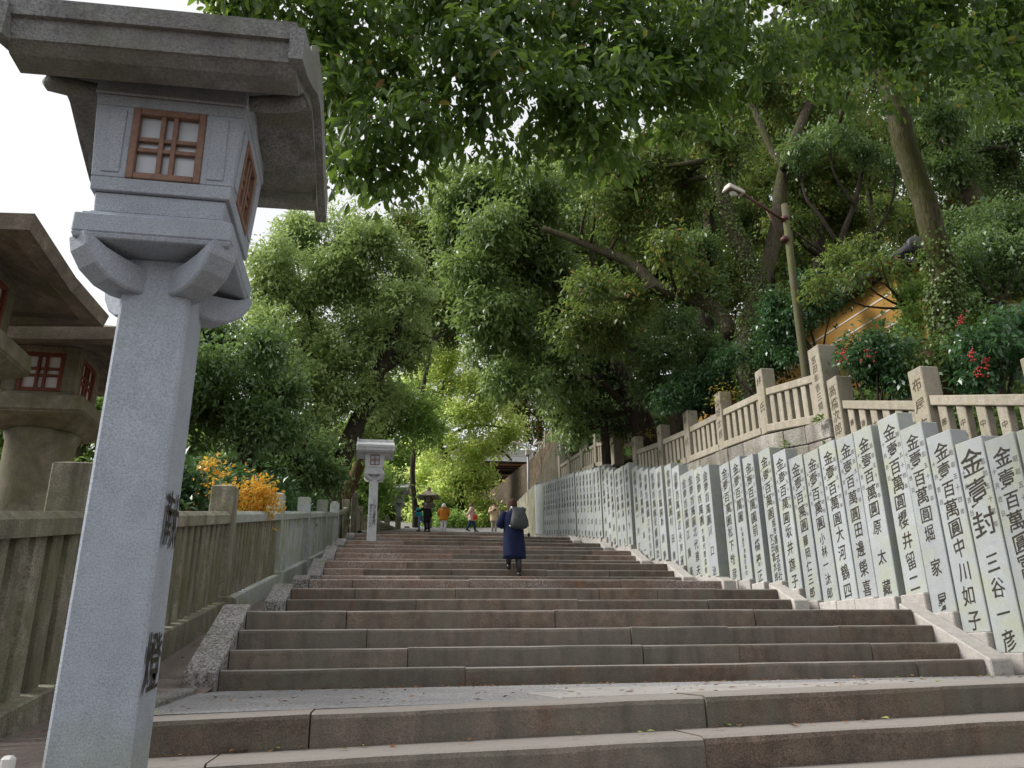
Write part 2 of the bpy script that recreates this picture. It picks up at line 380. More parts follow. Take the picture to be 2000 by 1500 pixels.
# ------------------------------------------------------------------ stairs
stairs = tag(empty('stairway', (2.6, 3.5, 1.0)), kind='structure')
stairs.location = (0, 0, 0)
def step_block(x0, x1, y0, y1, z0a, z0b, z1a, z1b, mat, seed):
    """one step stone with a worn, slightly wavy nosing; z may differ at both ends"""
    r = random.Random(seed); n = max(3, min(6, int((x1 - x0) / .35)))
    V = []; F = []; jy = r.uniform(-.012, .012); jz = r.uniform(-.006, .006)
    for i in range(n + 1):
        f = i / n; x = x0 + (x1 - x0) * f; zb = z0a + (z0b - z0a) * f; zt = z1a + (z1b - z1a) * f + jz
        w = r.uniform(-.005, .005); wz = r.uniform(-.005, .002); ch = .016 + r.uniform(0, .014)
        yy = y0 + jy + w
        V += [(x, yy + .004, zb), (x, yy, zt - ch * 1.3 + wz), (x, yy + ch * .35, zt - ch * .35 + wz), (x, yy + ch * 1.3, zt + wz * .4), (x, y1, zt)]
    for i in range(n):
        a, b = i * 5, (i + 1) * 5
        for k in range(4): F.append((a + k, b + k, b + k + 1, a + k + 1))
    me = bpy.data.meshes.new('step_stone')
    F += [(4, 3, 2, 1, 0), tuple(n * 5 + k for k in range(5))]
    me.from_pydata(V, [], F); me.update()
    return obj('step_stone', me, mat, stairs)
def step_row(Y, zt, zb, depth=.5, x0=None, x1=None, tilt=0.0, seed=0, lichen=False, gapw=.0035):
    r = random.Random(seed * 31 + 5)
    a = xl(Y) if x0 is None else x0; b = xr(Y) if x1 is None else x1
    x = a; k = 0
    bv = [(a + .01, Y + .04, zb), (b - .01, Y + .04, zb + tilt * (b - a)), (b - .01, Y + depth, zb + tilt * (b - a)), (a + .01, Y + depth, zb)]
    obj('bedding', bm_mesh(hexa_bm(bv + [(x_, y_, zt - .022 + (tilt * (b - a) if x_ > a + 1 else 0)) for x_, y_, z_ in bv])), M['mortar'], stairs)
    while x < b - .05:
        w = r.choice((1.05, 1.5, 1.9, 2.3, 2.6)) * r.uniform(.9, 1.1) if k else r.uniform(.6, 2.2)
        e = min(b, x + w)
        if b - e < .5: e = b
        zf = lambda q: tilt * (q - a)
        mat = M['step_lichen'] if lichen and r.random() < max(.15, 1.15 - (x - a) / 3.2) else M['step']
        g = gapw * r.uniform(.4, 1.8)
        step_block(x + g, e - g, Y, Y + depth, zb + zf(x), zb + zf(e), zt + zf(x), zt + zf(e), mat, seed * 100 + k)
        x = e; k += 1
FL = [[(7.85, 1.545), (8.21, 1.73), (8.58, 1.92), (8.92, 2.125)], [(11.97, 2.455), (12.37, 2.65)], [(14.69, 3.005)],
      [(16.89, 3.28), (17.35, 3.47), (17.77, 3.67)], [(19.88, 3.985), (20.25, 4.16), (20.65, 4.335)], [(23.56, 4.82), (23.90, 4.985)],
      [(27.87, 5.65), (28.28, 5.82)], [(34.2, 6.70)], [(39.7, 7.66)]]
T0 = .0185
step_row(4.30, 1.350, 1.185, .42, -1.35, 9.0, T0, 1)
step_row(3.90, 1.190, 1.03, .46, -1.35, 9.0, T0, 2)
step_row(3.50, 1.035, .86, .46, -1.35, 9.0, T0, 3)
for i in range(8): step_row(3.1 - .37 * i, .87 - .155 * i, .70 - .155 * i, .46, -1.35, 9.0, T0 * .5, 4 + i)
sd = 20
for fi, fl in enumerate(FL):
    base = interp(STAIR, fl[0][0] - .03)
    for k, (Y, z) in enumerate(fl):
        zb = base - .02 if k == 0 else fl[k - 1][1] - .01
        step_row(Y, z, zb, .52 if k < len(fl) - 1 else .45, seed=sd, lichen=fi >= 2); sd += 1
# landings
def landing(y0, y1, z0, z1, mat, name='landing', zr=0.0):
    V = [(xl(y0) - .02, y0, z0), (xr(y0) + .9, y0, z0 + zr), (xr(y1) + .9, y1, z1), (xl(y1) - .02, y1, z1)]
    tag(obj(name, np_mesh(name, V, [(0, 1, 2, 3)]), mat), kind='structure')
V = []
nx_ = 12
for j, (Y, za, zb) in enumerate(((4.66, 1.350, 1.50), (5.6, 1.358, 1.455), (6.7, 1.366, 1.40), (7.95, 1.375, 1.38))):
    for i in range(nx_):
        f = i / (nx_ - 1); x_ = -1.30 + f * 10.5; q_ = (x_ + 1.6) / 10.8; V.append((x_, Y, za + (zb - za) * q_ + .002))
F = [(j * nx_ + i, j * nx_ + i + 1, (j + 1) * nx_ + i + 1, (j + 1) * nx_ + i) for j in range(3) for i in range(nx_ - 1)]
land = tag(obj('landing', np_mesh('landing', V, F, True), M['aggregate']), kind='structure')
for i in range(len(FL) - 1):
    a = FL[i][-1]; b = FL[i + 1][0]
    landing(a[0] + .42, b[0] + .03, a[1] - .004, interp(STAIR, b[0] - .03), M['aggregate'])
# flat slabs let into the first landing
def land_z(X, Y):
    f = (X + 1.6) / 10.8
    za = interp([(4.66, 1.350), (5.6, 1.358), (6.7, 1.366), (7.95, 1.375)], Y); zb = interp([(4.66, 1.50), (5.6, 1.455), (6.7, 1.40), (7.95, 1.38)], Y)
    return za + (zb - za) * f + .002
for (x0, x1, y0, y1) in ((1.15, 2.35, 4.78, 5.75), (2.37, 3.7, 4.78, 5.72), (1.55, 2.9, 5.78, 6.7), (2.92, 4.2, 5.76, 6.7), (3.72, 5.2, 4.78, 5.74), (4.23, 5.6, 5.77, 6.8)):
    q = [(x0, y0), (x1, y0), (x1, y1), (x0, y1)]
    v8 = [(x, y, land_z(x, y) - .03) for x, y in q] + [(x, y, land_z(x, y) + .006) for x, y in q]
    obj('paving_slab', bm_mesh(hexa_bm(v8, .004)), M['slab'], land)
# kerbs: a sloping stone down both sides of each flight
for fi, fl in enumerate(FL):
    y0, z0 = fl[0]; y1, z1 = fl[-1]; base = interp(STAIR, y0 - .03)
    ya, yb = y0 - .10, y1 + .26
    zt0, zt1 = base + .17, z1 + .085
    for side in (0, 1):
        n = 2 if (side == 0 and len(fl) > 2) else 1
        for k in range(n):
            f0, f1 = k / n, (k + 1) / n
            Y0 = ya + (yb - ya) * f0 + (.006 if k else 0); Y1 = ya + (yb - ya) * f1
            T_0 = zt0 + (zt1 - zt0) * f0; T_1 = zt0 + (zt1 - zt0) * f1
            if side == 0: xa, xb = (lambda Y: xl(Y) - .29), (lambda Y: xl(Y) - .006)
            else: xa, xb = (lambda Y: xr(Y) + .006), (lambda Y: xr(Y) + .27)
            zb0 = base - .25 if side else interp(PATH, Y0) - .3
            zb0 = min(zb0, base - .2); zb1 = zb0
            v8 = [(xa(Y0), Y0, zb0), (xb(Y0), Y0, zb0), (xb(Y1), Y1, zb1), (xa(Y1), Y1, zb1),
                  (xa(Y0), Y0 , T_0), (xb(Y0), Y0, T_0), (xb(Y1), Y1, T_1), (xa(Y1), Y1, T_1)]
            obj('kerb_stone', bm_mesh(hexa_bm(v8, .014)), M['kerb'] if side == 0 else M['kerb_pale'], stairs)
# low edging from the first kerb towards the lantern
v8 = [(-1.52, 7.70, 1.30), (-1.36, 7.70, 1.30), (-1.16, 5.10, 1.28), (-1.34, 5.05, 1.28)]
v8 = [v8[3], v8[2], v8[1], v8[0]]
obj('kerb_stone', bm_mesh(hexa_bm(v8 + [(x, y, z + .115) for x, y, z in v8], .012)), M['kerb'], stairs)
# strip that carries the tablets
V = []; F = []
ty = np.arange(-2, 46, .5)
for Y in ty: V += [(xr(Y) + .25, Y, interp(STAIR, Y) - .34 if Y > 7.75 else interp(STAIR, Y) + .02), (rfx(Y) - .1, Y, interp(STAIR, Y) - .34 if Y > 7.75 else interp(STAIR, Y) + .02)]
F = [(2 * i, 2 * i + 1, 2 * i + 3, 2 * i + 2) for i in range(len(ty) - 1)]
tag(obj('pavement', np_mesh('pavement', V, F), M['aggregate']), kind='structure')

# ------------------------------------------------------------------ writing
_gc = {}
def glyph(ch):
    """flat outline of one character as (verts, faces), centred in a unit cell"""
    if ch in _gc: return _gc[ch]
    c = bpy.data.curves.new('g', 'FONT'); c.body = ch; c.resolution_u = 2; c.align_x = 'CENTER'; c.offset = .006
    o = bpy.data.objects.new('g', c); COL.objects.link(o)
    bpy.context.view_layer.update()
    me = bpy.data.meshes.new_from_object(o.evaluated_get(bpy.context.evaluated_depsgraph_get()))
    n = len(me.vertices); V = np.zeros(n * 3, np.float32); me.vertices.foreach_get('co', V); V = V.reshape(n, 3)
    F = [tuple(p.vertices) for p in me.polygons]
    bpy.data.objects.remove(o); bpy.data.curves.remove(c); bpy.data.meshes.remove(me)
    if n: V[:, 1] -= .38
    _gc[ch] = (V, F); return _gc[ch]
def writing(name, items, mat, parent, to_world, brush=.16, seed=0, split=True):
    """items: (char, u, v, size[, xscale]); to_world maps (u,v) -> point of the surface (numpy rows)"""
    r = np.random.default_rng(seed); VV = []; FF = []; o = 0
    for it in items:
        ch, u, v, s = it[:4]; xs = it[4] if len(it) > 4 else 1.0
        V, F = glyph(ch)
        if not len(V): continue
        P = V[:, :2] * s
        # brush hand: strokes climb to the right, lean and swell a little
        P = np.stack([P[:, 0] * xs + .06 * P[:, 1] * brush * 6 * .1, P[:, 1] + P[:, 0] * brush], 1)
        an = r.normal(0, .045); P = P @ np.array([[cos(an), sin(an)], [-sin(an), cos(an)]])
        P += r.normal(0, .008 * s, P.shape)
        P[:, 0] += .014 * s * np.sin(P[:, 1] / s * 7 + r.uniform(0, 6)); P[:, 1] += .014 * s * np.sin(P[:, 0] / s * 6 + r.uniform(0, 6))
        P += np.array([u, v]) + r.normal(0, .02 * s, 2)
        if split:
            me = bpy.data.meshes.new('character'); me.from_pydata(to_world(P).tolist(), [], F); me.update(); obj('character', me, mat, parent); continue
        VV.append(to_world(P)); FF += [tuple(i + o for i in f) for f in F]; o += len(V)
    if split: return None
    me = bpy.data.meshes.new(name); me.from_pydata(np.concatenate(VV).tolist(), [], FF); me.update()
    return tag(obj(name, me, mat, parent), kind='stuff')

# ------------------------------------------------------------------ inscribed tablets
ORD = ['', 'first', 'second', 'third', 'fourth', 'fifth', 'sixth', 'seventh', 'eighth', 'ninth', 'tenth', 'eleventh', 'twelfth', 'thirteenth', 'fourteenth', 'fifteenth', 'sixteenth',
       'seventeenth', 'eighteenth', 'nineteenth', 'twentieth']
TENS = {20: 'twenty', 30: 'thirty', 40: 'forty', 50: 'fifty', 60: 'sixty'}
def ordinal(n):
    if n <= 20: return ORD[n]
    t, u = n // 10 * 10, n % 10
    return (TENS[t] + '-' + ORD[u]) if u else {30: 'thirtieth', 40: 'fortieth', 50: 'fiftieth', 60: 'sixtieth'}[t]
TW, TT, TH = .445, .24, 2.41
SUM = '金壹百萬圓'
TAB = [  # far edge Y, base z, sum, name columns
    (7.35, 1.50, SUM, ['高木']), (7.84, 1.52, SUM, ['冨野']), (8.33, 1.605, '金壹封', ['三谷一彦']), (8.82, 1.835, SUM, ['中川如子']), (9.32, 2.09, SUM, ['堀家昇']), (9.80, 2.35, SUM, ['櫻井留二']),
    (10.43, 2.35, SUM, ['原太藏']), (10.91, 2.38, SUM, ['田邊榮喜']), (11.41, 2.39, SUM, ['大河鶴四']), (11.93, 2.40, SUM, ['小林一汰郎']), (12.47, 2.445, SUM, ['藤岡仁三郎']),
    (13.03, 2.675, SUM, ['坂井旗子']), (13.60, 2.85, SUM, ['旭海運株式会社', '欠田富太郎']), (14.30, 2.90, SUM, ['前橋義正']), (14.89, 3.01, SUM, ['久米加石油株式会社']), (15.46, 3.04, SUM, ['松下敏彦']),
    (16.48, 3.22, SUM, ['川口治']), (16.93, 3.28, SUM, ['大阪代理店会']), (17.38, 3.33, SUM, ['北代雅夫']), (17.83, 3.34, SUM, ['江藤美']), (18.37, 3.65, SUM, ['吉永海運']), (18.88, 3.82, SUM, ['村田勇']),
    (19.59, 3.93, SUM, ['新居勝']), (20.13, 4.01, SUM, ['安藤勝次']), (20.69, 4.10, SUM, ['三木市太夫']), (21.18, 4.25, SUM, ['坂本一']), (21.66, 4.42, SUM, ['一井正'])]
Yt = 22.5
gaps = [.56, .52, .55, .50, .50, .72, .52, .55, .50, .50, .52, .52, .75, .5, .52, .52, .52, .52, .75, .52, .52, .52, .52, .52, .75, .52, .52, .52, .52]
names2 = ['木下直', '高島久', '山田茂', '岡田雄', '川端正', '大西清', '井上博', '池田実', '森本弘', '江口勉']
for i, g in enumerate(gaps):
    zt = interp([(22.5, 4.70), (23.2, 4.77), (23.77, 4.80), (24.28, 4.95), (24.77, 5.13), (25.28, 5.36), (26.06, 5.41), (28, 5.75), (30, 6.1), (33, 6.55), (36, 7.0), (39, 7.5)], Yt)
    TAB.append((Yt, zt, SUM, [names2[i % 10]])); Yt += g
bar_mesh = {}
for k, (Yf, zb, top, cols) in enumerate(TAB):
    X = tabx(Yf); n = k + 1
    Yc = Yf - TW / 2
    root = empty('stone_tablet', (X + TT / 2, Yc, zb - .26))
    if Yf < 30: lab = 'tall pale granite tablet with brush writing, %s from the right end of the row' % ordinal(n)
    else: lab = 'far pale granite tablet, %s from the upper far end of the row' % ordinal(len(TAB) - k)
    if k == 2: lab = 'tall pale granite tablet with only three large top characters, third from the right end'
    if k == 12: lab = 'tall pale granite tablet whose name is written in two columns, thirteenth from right'
    tag(root, lab, 'tablet', 'inscribed tablets along the right side of the stairs')
    r = random.Random(k)
    ln = r.uniform(-.004, .004)
    v8 = box_v(-TT / 2, TT / 2, -TW / 2, TW / 2, .26, .26 + TH + r.uniform(-.012, .012))
    s = obj('slab', bm_mesh(hexa_bm(v8, .008)), M['tablet'], root); s.rotation_euler = (ln, r.uniform(-.004, .004), 0)
    obj('plinth', box_mesh(TT + .16, TW + .03, .62, .012, -.36), M['plinth'], root, loc=(0, 0, 0)) if k else obj('plinth', box_mesh(TT + .16, TW + .03, .62, .012, -.36), M['plinth'], root)
    if Yf < 36:
        xs = -TT / 2 - .0035
        f = lambda P, xs=xs: np.stack([np.full(len(P), xs), -P[:, 0], P[:, 1] + .26], 1)
        it = []
        if len(top) == 3: zs = [2.15, 1.80, 1.43]; ss = [.33, .31, .33]
        else: zs = [2.18 - .240 * j for j in range(5)]; ss = [.240, .222, .215, .226, .222]
        for ch, z, s_ in zip(top, zs, ss): it.append((ch, r.uniform(-.01, .01), z, s_ * r.uniform(.96, 1.04), 1.14))
        if len(cols) == 1:
            nm = cols[0]; hi = .98; lo = .14; n_ = len(nm)
            sz = min(.27, 1.02 * (hi - lo) / max(1, n_ - .6) * (.95 if n_ > 3 else .62))
            for j, ch in enumerate(nm): it.append((ch, r.uniform(-.012, .012), hi - (hi - lo) * (j / max(1, n_ - 1)) , sz, .9))
        else:
            for ci, nm in enumerate(cols):
                hi = 1.04 - .25 * ci; lo = .10
                for j, ch in enumerate(nm): it.append((ch, .07 - .14 * ci, hi - (hi - lo) * j / (len(nm) - 1), .165, .85))
        writing('inscription', it, M['ink'], s, f, .13, k, Yf < 20)
        if Yf < 16:
            it = [(ch, .165, 2.12 - .145 * j, .075) for j, ch in enumerate('昭和五十四年')] + [(ch, -.165, 2.05 - .16 * j, .07) for j, ch in enumerate('十月吉日')]
            writing('date_inscription', it, M['ink_soft'], s, f, .1, k + 500, False)

# ------------------------------------------------------------------ stone fences
def sheared(name, xa, xb, Y0, Y1, b0, t0, b1, t1, mat, parent, bevel=.012, roof=0.0):
    """bar between Y0 and Y1; xa/xb are offsets applied to fx at each end"""
    v8 = [(xa[0], Y0, b0), (xb[0], Y0, b0), (xb[1], Y1, b1), (xa[1], Y1, b1), (xa[0], Y0, t0), (xb[0], Y0, t0), (xb[1], Y1, t1), (xa[1], Y1, t1)]
    bm = hexa_bm(v8, bevel)
    return obj(name, bm_mesh(bm), mat, parent)
lfence = tag(empty('stone_fence', (lfx(12), 12, 2.1)), 'mossy stone picket fence with square posts along the left side path', 'fence')
lfence.location = (0, 0, 0)
LP = [2.0, 6.80, 11.95, 16.80, 21.65, 26.5, 31.5, 37.6]
def l_rail(Y): return 2.49 + .178 * (Y - 5.25) if Y < 33 else 7.43 + .22 * (Y - 33)
def l_beam(Y): return 1.34 + .176 * (Y - 5.74) if Y < 33 else 6.14 + .22 * (Y - 33)
PW = .34
for i, Yp in enumerate(LP):
    pale = 2.8 < i < 7
    mt = M['fence_pale'] if pale else M['fence']
    X = lfx(Yp); w = .40 if i == 1 else PW
    top = l_rail(Yp) + (.40 if i > 1 else .42)
    # post with a low pyramid head
    bm = hexa_bm(frustum_v(w, w, l_beam(Yp) + .02, w, w, top - .03), 0)
    hexa_bm(frustum_v(w, w, top - .03, w * .55, w * .55, top), 0, bm=bm)
    bmesh.ops.bevel(bm, geom=[e for e in bm.edges if abs(e.verts[0].co.z - e.verts[1].co.z) > .5], offset=.014, segments=1, affect='EDGES')
    obj('post', bm_mesh(bm), mt, lfence, loc=(X - w / 2, Yp + w / 2, 0))
    box('plinth', X - w - .05, X + .10, Yp - .06, Yp + w + .12, interp(PATH, Yp) - .3, l_beam(Yp) + .06, mt, lfence, .015)
    if i + 1 < len(LP):
        Yn = LP[i + 1]; a, b = Yp + w + .004, Yn - .004
        mt = M['fence_pale'] if 2.8 < i + 1 < 7 and i > 1 else M['fence']
        # rail with chamfered crown
        xa, xb = lfx(a) - .28, lfx(a) - .02; xa1, xb1 = lfx(b) - .28, lfx(b) - .02
        V = []
        for (x0, x1, Y) in ((xa, xb, a), (xa1, xb1, b)):
            z = l_rail(Y)
            V += [(x0, Y, z - .17), (x1, Y, z - .17), (x1, Y, z - .05), (x1 - .06, Y, z), (x0 + .06, Y, z), (x0, Y, z - .05)]
        F = [(k, (k + 1) % 6, 6 + (k + 1) % 6, 6 + k) for k in range(6)] + [(5, 4, 3, 2, 1, 0), (6, 7, 8, 9, 10, 11)]
        me = bpy.data.meshes.new('rail'); me.from_pydata(V, [], F); me.update(); obj('rail', me, mt, lfence)
        # foundation beam, in two stones
        mid = (a + b) / 2
        for (p, q) in ((a, mid - .004), (mid + .004, b)):
            sheared('base_beam', (lfx(p) - .33, lfx(q) - .33), (lfx(p) + .03, lfx(q) + .03), p, q, interp(PATH, p) - .3, l_beam(p), interp(PATH, q) - .3, l_beam(q), mt, lfence, .014)
        ns = int(round((b - a) / .272)); st = (b - a) / ns
        for j in range(ns):
            Y = a + st * (j + .5); rr = random.Random(i * 50 + j)
            h = l_rail(Y) - .13 - l_beam(Y) + .06
            obj('slat', box_mesh(.13, round(st - .09, 3), round(h, 2), .012), None, lfence, loc=(lfx(Y) - .14 + rr.uniform(-.006, .006), Y, l_beam(Y) - .03), rot=(0, 0, rr.uniform(-.03, .03)))
for o in list(COL.objects):
    if o.name.startswith('slat') and not o.data.materials: o.data.materials.append(M['fence'])
# pale slats get their own copies of the shared meshes
_pm = {}
for o in list(COL.objects):
    if o.name.startswith('slat') and o.location.y > 17.1 and o.location.y < 33:
        if o.data.name not in _pm: _pm[o.data.name] = own_mat(o.data, M['fence_pale'])
        o.data = _pm[o.data.name]
# level fence round the upper end of the side path
ufence = tag(empty('stone_fence', (0, 0, 0)), 'small brown stone fence turning at the top of the stairs behind the pale lanterns', 'fence')
UP = [(-.62, 38.6), (-.36, 41.2), (.47, 42.9), (1.1, 44.1), (1.75, 45.6), (2.35, 47.4)]
for i, (X, Y) in enumerate(UP):
    g = interp(PATH, Y); zt = 9.15 if i else 9.35
    big = i == 4
    obj('post', box_mesh(.30, .30, round(zt + (.25 if big else 0) - g + .3, 2), .015), M['fence'], ufence, loc=(X, Y, g - .3))
    if i + 1 < len(UP):
        X2, Y2 = UP[i + 1]; d = Vector((X2 - X, Y2 - Y, 0)); L0 = d.length; d.normalize(); ang = atan2(d.y, d.x)
        me = box_mesh(round(L0 - .30, 3), .16, .16, .012)
        obj('rail', me, M['fence'], ufence, loc=((X + X2) / 2, (Y + Y2) / 2, zt - .58), rot=(0, 0, ang))
        ns = max(3, int(L0 / .26))
        for j in range(ns):
            f = (j + .5) / ns; px_, py_ = X + (X2 - X) * f, Y + (Y2 - Y) * f
            obj('slat', box_mesh(.15, .1, 1.25, .01), None, ufence, loc=(px_, py_, zt - .56 - 1.25), rot=(0, 0, ang))
for o in list(COL.objects):
    if o.name.startswith('slat') and not o.data.materials: o.data.materials.append(M['fence'])

# upper fence on the retaining wall, right of the stairs
POSTS = [[(5.6, 4.42), (7.83, 5.00), (9.92, 5.59), (12.10, 6.22)], [(12.58, 6.98), (14.78, 7.35), (17.0, 7.58), (19.16, 7.78), (21.32, 8.02), (23.84, 8.36)],
         [(26.38, 9.44), (28.84, 9.94), (31.12, 10.24), (33.55, 10.49), (35.62, 10.68)]]
FLAB = ['tan granite fence of square inscribed posts above the nearest tablets', 'tan granite fence rising from the tallest inscribed post on the grey wall',
        'tan granite fence on the highest far stretch of wall beside the stairs']
PTXT = [['', '奉納', '布屋吉', '高橋次郎'], ['宮田年吉三開', '林氏', '山岡太郎', '中村', '大西', '香川'], ['石井', '', '', '', '']]
for gi, ps in enumerate(POSTS):
    fe = tag(empty('granite_fence', (0, 0, 0)), FLAB[gi], 'fence', 'tan fences above the tablets')
    for i, (Yf, zt) in enumerate(ps):
        w = .30 if i or gi == 0 else .36
        hp = 1.30 if (gi and i == 0) else 1.12
        if gi == 1 and i: hp = 1.24
        X = rfx(Yf); zb = zt - hp - (.15 if gi == 1 else .1)
        p = obj('post', bm_mesh(hexa_bm(box_v(0, w, -w, 0, zb, zt), .014)), M['fence_tan'], fe, loc=(X, Yf, 0))
        t = PTXT[gi][i]
        if t:
            f = lambda P, w=w: np.stack([np.full(len(P), -.003), -P[:, 0] - w / 2, P[:, 1]], 1)
            n_ = len(t); top_ = zt - .16; s_ = min(.22, .95 / n_ if n_ > 1 else .2)
            writing('inscription', [(ch, 0, top_ - .08 - j * (hp - .3) / max(1, n_ - .4), s_) for j, ch in enumerate(t)], M['carve'], p, f, .14, 900 + gi * 10 + i)
        if i + 1 < len(ps):
            Yn, ztn = ps[i + 1]; wn = .30; a, b = Yf + .004, Yn - wn - .004
            ra, rb = zt - .44 if not (gi and i == 0) else zt - .46, ztn - .46
            # rails follow the slope of the wall
            Xa, Xb = rfx(a), rfx(b)
            sheared('rail', (Xa + .05, Xb + .05), (Xa + .24, Xb + .24), a, b, ra - .15, ra, rb - .15, rb, M['fence_tan'], fe, .012)
            ba, bb = ra - .78, rb - .78
            sheared('base_beam', (Xa - .02, Xb - .02), (Xa + .30, Xb + .30), a, b, ba - .16, ba, bb - .16, bb, M['fence_tan'], fe, .014)
            ns = int(round((b - a) / .33)); st = (b - a) / ns
            for j in range(ns):
                Y = a + st * (j + .5); f = (Y - a) / (b - a); z0 = ba + (bb - ba) * f
                s = obj('slat', box_mesh(.12, .165, .70, .01), None, fe, loc=(rfx(Y) + .145, Y, z0 - .03))
                if not s.data.materials: s.data.materials.append(M['fence_tan'])
                if gi == 0 and Y < 12 and Y > 7.3:
                    f2 = lambda P: np.stack([np.full(len(P), -.063), -P[:, 0], P[:, 1]], 1)
                    nm = random.Random(j * 7 + i).choice(['西川', '中村', '大正', '仙吉', '藤田'])
                    writing('inscription', [(ch, 0, .42 - .22 * q, .11) for q, ch in enumerate(nm)], M['carve'], s, f2, .12, 1300 + i * 20 + j, False)
def base_line(Y):
    """top of the wall under the upper fence"""
    for ps in POSTS:
        if ps[0][0] - .01 <= Y <= ps[-1][0] + .01: return float(np.interp(Y, [p[0] for p in ps], [p[1] for p in ps])) - .46 - .78 - .16
    return None
# retaining wall: a core and coursed blocks
rw = tag(empty('retaining_wall', (0, 0, 0)), 'grey weathered stone retaining wall behind the row of tablets', 'wall')
segs = [(5.4, 12.10), (12.16, 26.0), (26.06, 36.4)]
for si, (y0, y1) in enumerate(segs):
    ztop = []
    ys_ = np.arange(y0, y1 + .01, .2)
    def bl(Y):
        b = base_line(Y)
        if b is None:
            b = base_line(23.84) + (Y - 23.84) * .12 if Y < 26.3 else base_line(35.6) + (Y - 35.6) * .1
        return b
    V = []; ys_ = np.linspace(y0, y1, 14)
    for Y in ys_:
        X = rfx(Y); V += [(X + .03, Y, interp(STAIR, Y) - .6), (X + .03, Y, bl(Y) - .03), (X + .75, Y, bl(Y) - .03), (X + .75, Y, interp(STAIR, Y) - .6)]
    F = [(i * 4 + k, i * 4 + (k + 1) % 4, (i + 1) * 4 + (k + 1) % 4, (i + 1) * 4 + k) for i in range(len(ys_) - 1) for k in range(4)] + [(0, 1, 2, 3), (len(V) - 1, len(V) - 2, len(V) - 3, len(V) - 4)]
    me = bpy.data.meshes.new('wall_core'); me.from_pydata(V, [], [f[::-1] for f in F]); me.update(); obj('wall_core', me, M['wall'], rw)
    for c in range(4):
        r = random.Random(si * 10 + c); Y = y0 - (r.uniform(0, .5) if si == 0 else 0); hc = .36
        while Y < y1 - .15:
            e = min(y1, Y + r.uniform(.55, 1.05))
            if y1 - e < .3: e = y1
            g = .008; pr = r.uniform(-.012, .02)
            a, b = Y + g, e - g
            za, zb_ = bl(max(a, y0)) - c * hc, bl(b) - c * hc
            v8 = [(rfx(a) - .03 - pr, a, za - hc + g), (rfx(a) + .25, a, za - hc + g), (rfx(b) + .25, b, zb_ - hc + g), (rfx(b) - .03 - pr, b, zb_ - hc + g),
                  (rfx(a) - .03 - pr, a, za - g), (rfx(a) + .25, a, za - g), (rfx(b) + .25, b, zb_ - g), (rfx(b) - .03 - pr, b, zb_ - g)]
            obj('wall_stone', bm_mesh(hexa_bm(v8, .016)), M['wall'], rw)
            Y = e
M['weed'] = leaf_mat('wall_weed_leaf', (.06, .13, .02), (.16, .26, .05), (.3, .45, .08), .3, .4, .4)
WL = ['small weed growing under the tallest fence post', 'small weed in the joint beside the tallest post', 'small weed on the wall below the second fence', 'small weed in the wall joint above the middle tablets', 'small weed behind the nearest tablet tops', 'small weed on the ledge of the middle fence']
for i, (Yw, dz) in enumerate(((12.3, -.05), (12.25, -.55), (13.6, -.35), (14.6, -.6), (8.6, .0), (19.5, .03))):
    xw = rfx(Yw) - .06; zw = bl(Yw) if False else (base_line(Yw) if base_line(Yw) else base_line(12.6)) + dz
    rg = np.random.default_rng(i); n = 26
    d_ = rg.normal(size=(n, 3)); d_[:, 0] = -np.abs(d_[:, 0]); d_[:, 2] = np.abs(d_[:, 2]) * .7 - .1
    C_ = np.array([xw, Yw, zw]) + d_ * .05; d_ = d_ / np.linalg.norm(d_, axis=1)[:, None]
    S_ = np.cross(d_, [0, 0, 1.]); S_ /= np.linalg.norm(S_, axis=1)[:, None] + 1e-6; L3 = rg.uniform(.06, .15, n)[:, None]
    V_ = np.stack([C_, C_ + d_ * L3 * .5 + S_ * L3 * .2, C_ + d_ * L3 - np.array([0, 0, .02]), C_ + d_ * L3 * .5 - S_ * L3 * .2], 1).reshape(-1, 3)
    tag(obj('wall_weed', np_mesh('wall_weed', V_, np.arange(n * 4).reshape(-1, 4)), M['weed']), WL[i], 'weed', 'weeds on the retaining wall')
# far high wall with its own fence
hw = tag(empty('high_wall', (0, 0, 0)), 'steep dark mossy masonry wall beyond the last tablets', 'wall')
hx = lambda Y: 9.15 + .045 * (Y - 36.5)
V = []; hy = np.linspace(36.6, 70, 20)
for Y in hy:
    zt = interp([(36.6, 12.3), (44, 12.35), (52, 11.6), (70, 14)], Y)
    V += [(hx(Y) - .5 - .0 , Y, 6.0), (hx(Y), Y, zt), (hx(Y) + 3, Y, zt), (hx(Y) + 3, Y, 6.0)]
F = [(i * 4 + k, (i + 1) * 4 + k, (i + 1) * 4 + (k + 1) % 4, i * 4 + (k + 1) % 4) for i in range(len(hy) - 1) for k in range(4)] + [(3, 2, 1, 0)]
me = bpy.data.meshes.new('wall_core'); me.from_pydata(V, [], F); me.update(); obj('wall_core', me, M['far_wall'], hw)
r = random.Random(3)
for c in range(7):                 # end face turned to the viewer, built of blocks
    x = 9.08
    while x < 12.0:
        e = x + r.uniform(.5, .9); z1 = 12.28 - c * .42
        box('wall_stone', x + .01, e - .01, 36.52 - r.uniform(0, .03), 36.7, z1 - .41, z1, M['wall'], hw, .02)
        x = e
hf = tag(empty('stone_fence', (0, 0, 0)), 'weathered fence along the crest of the steep far wall', 'fence')
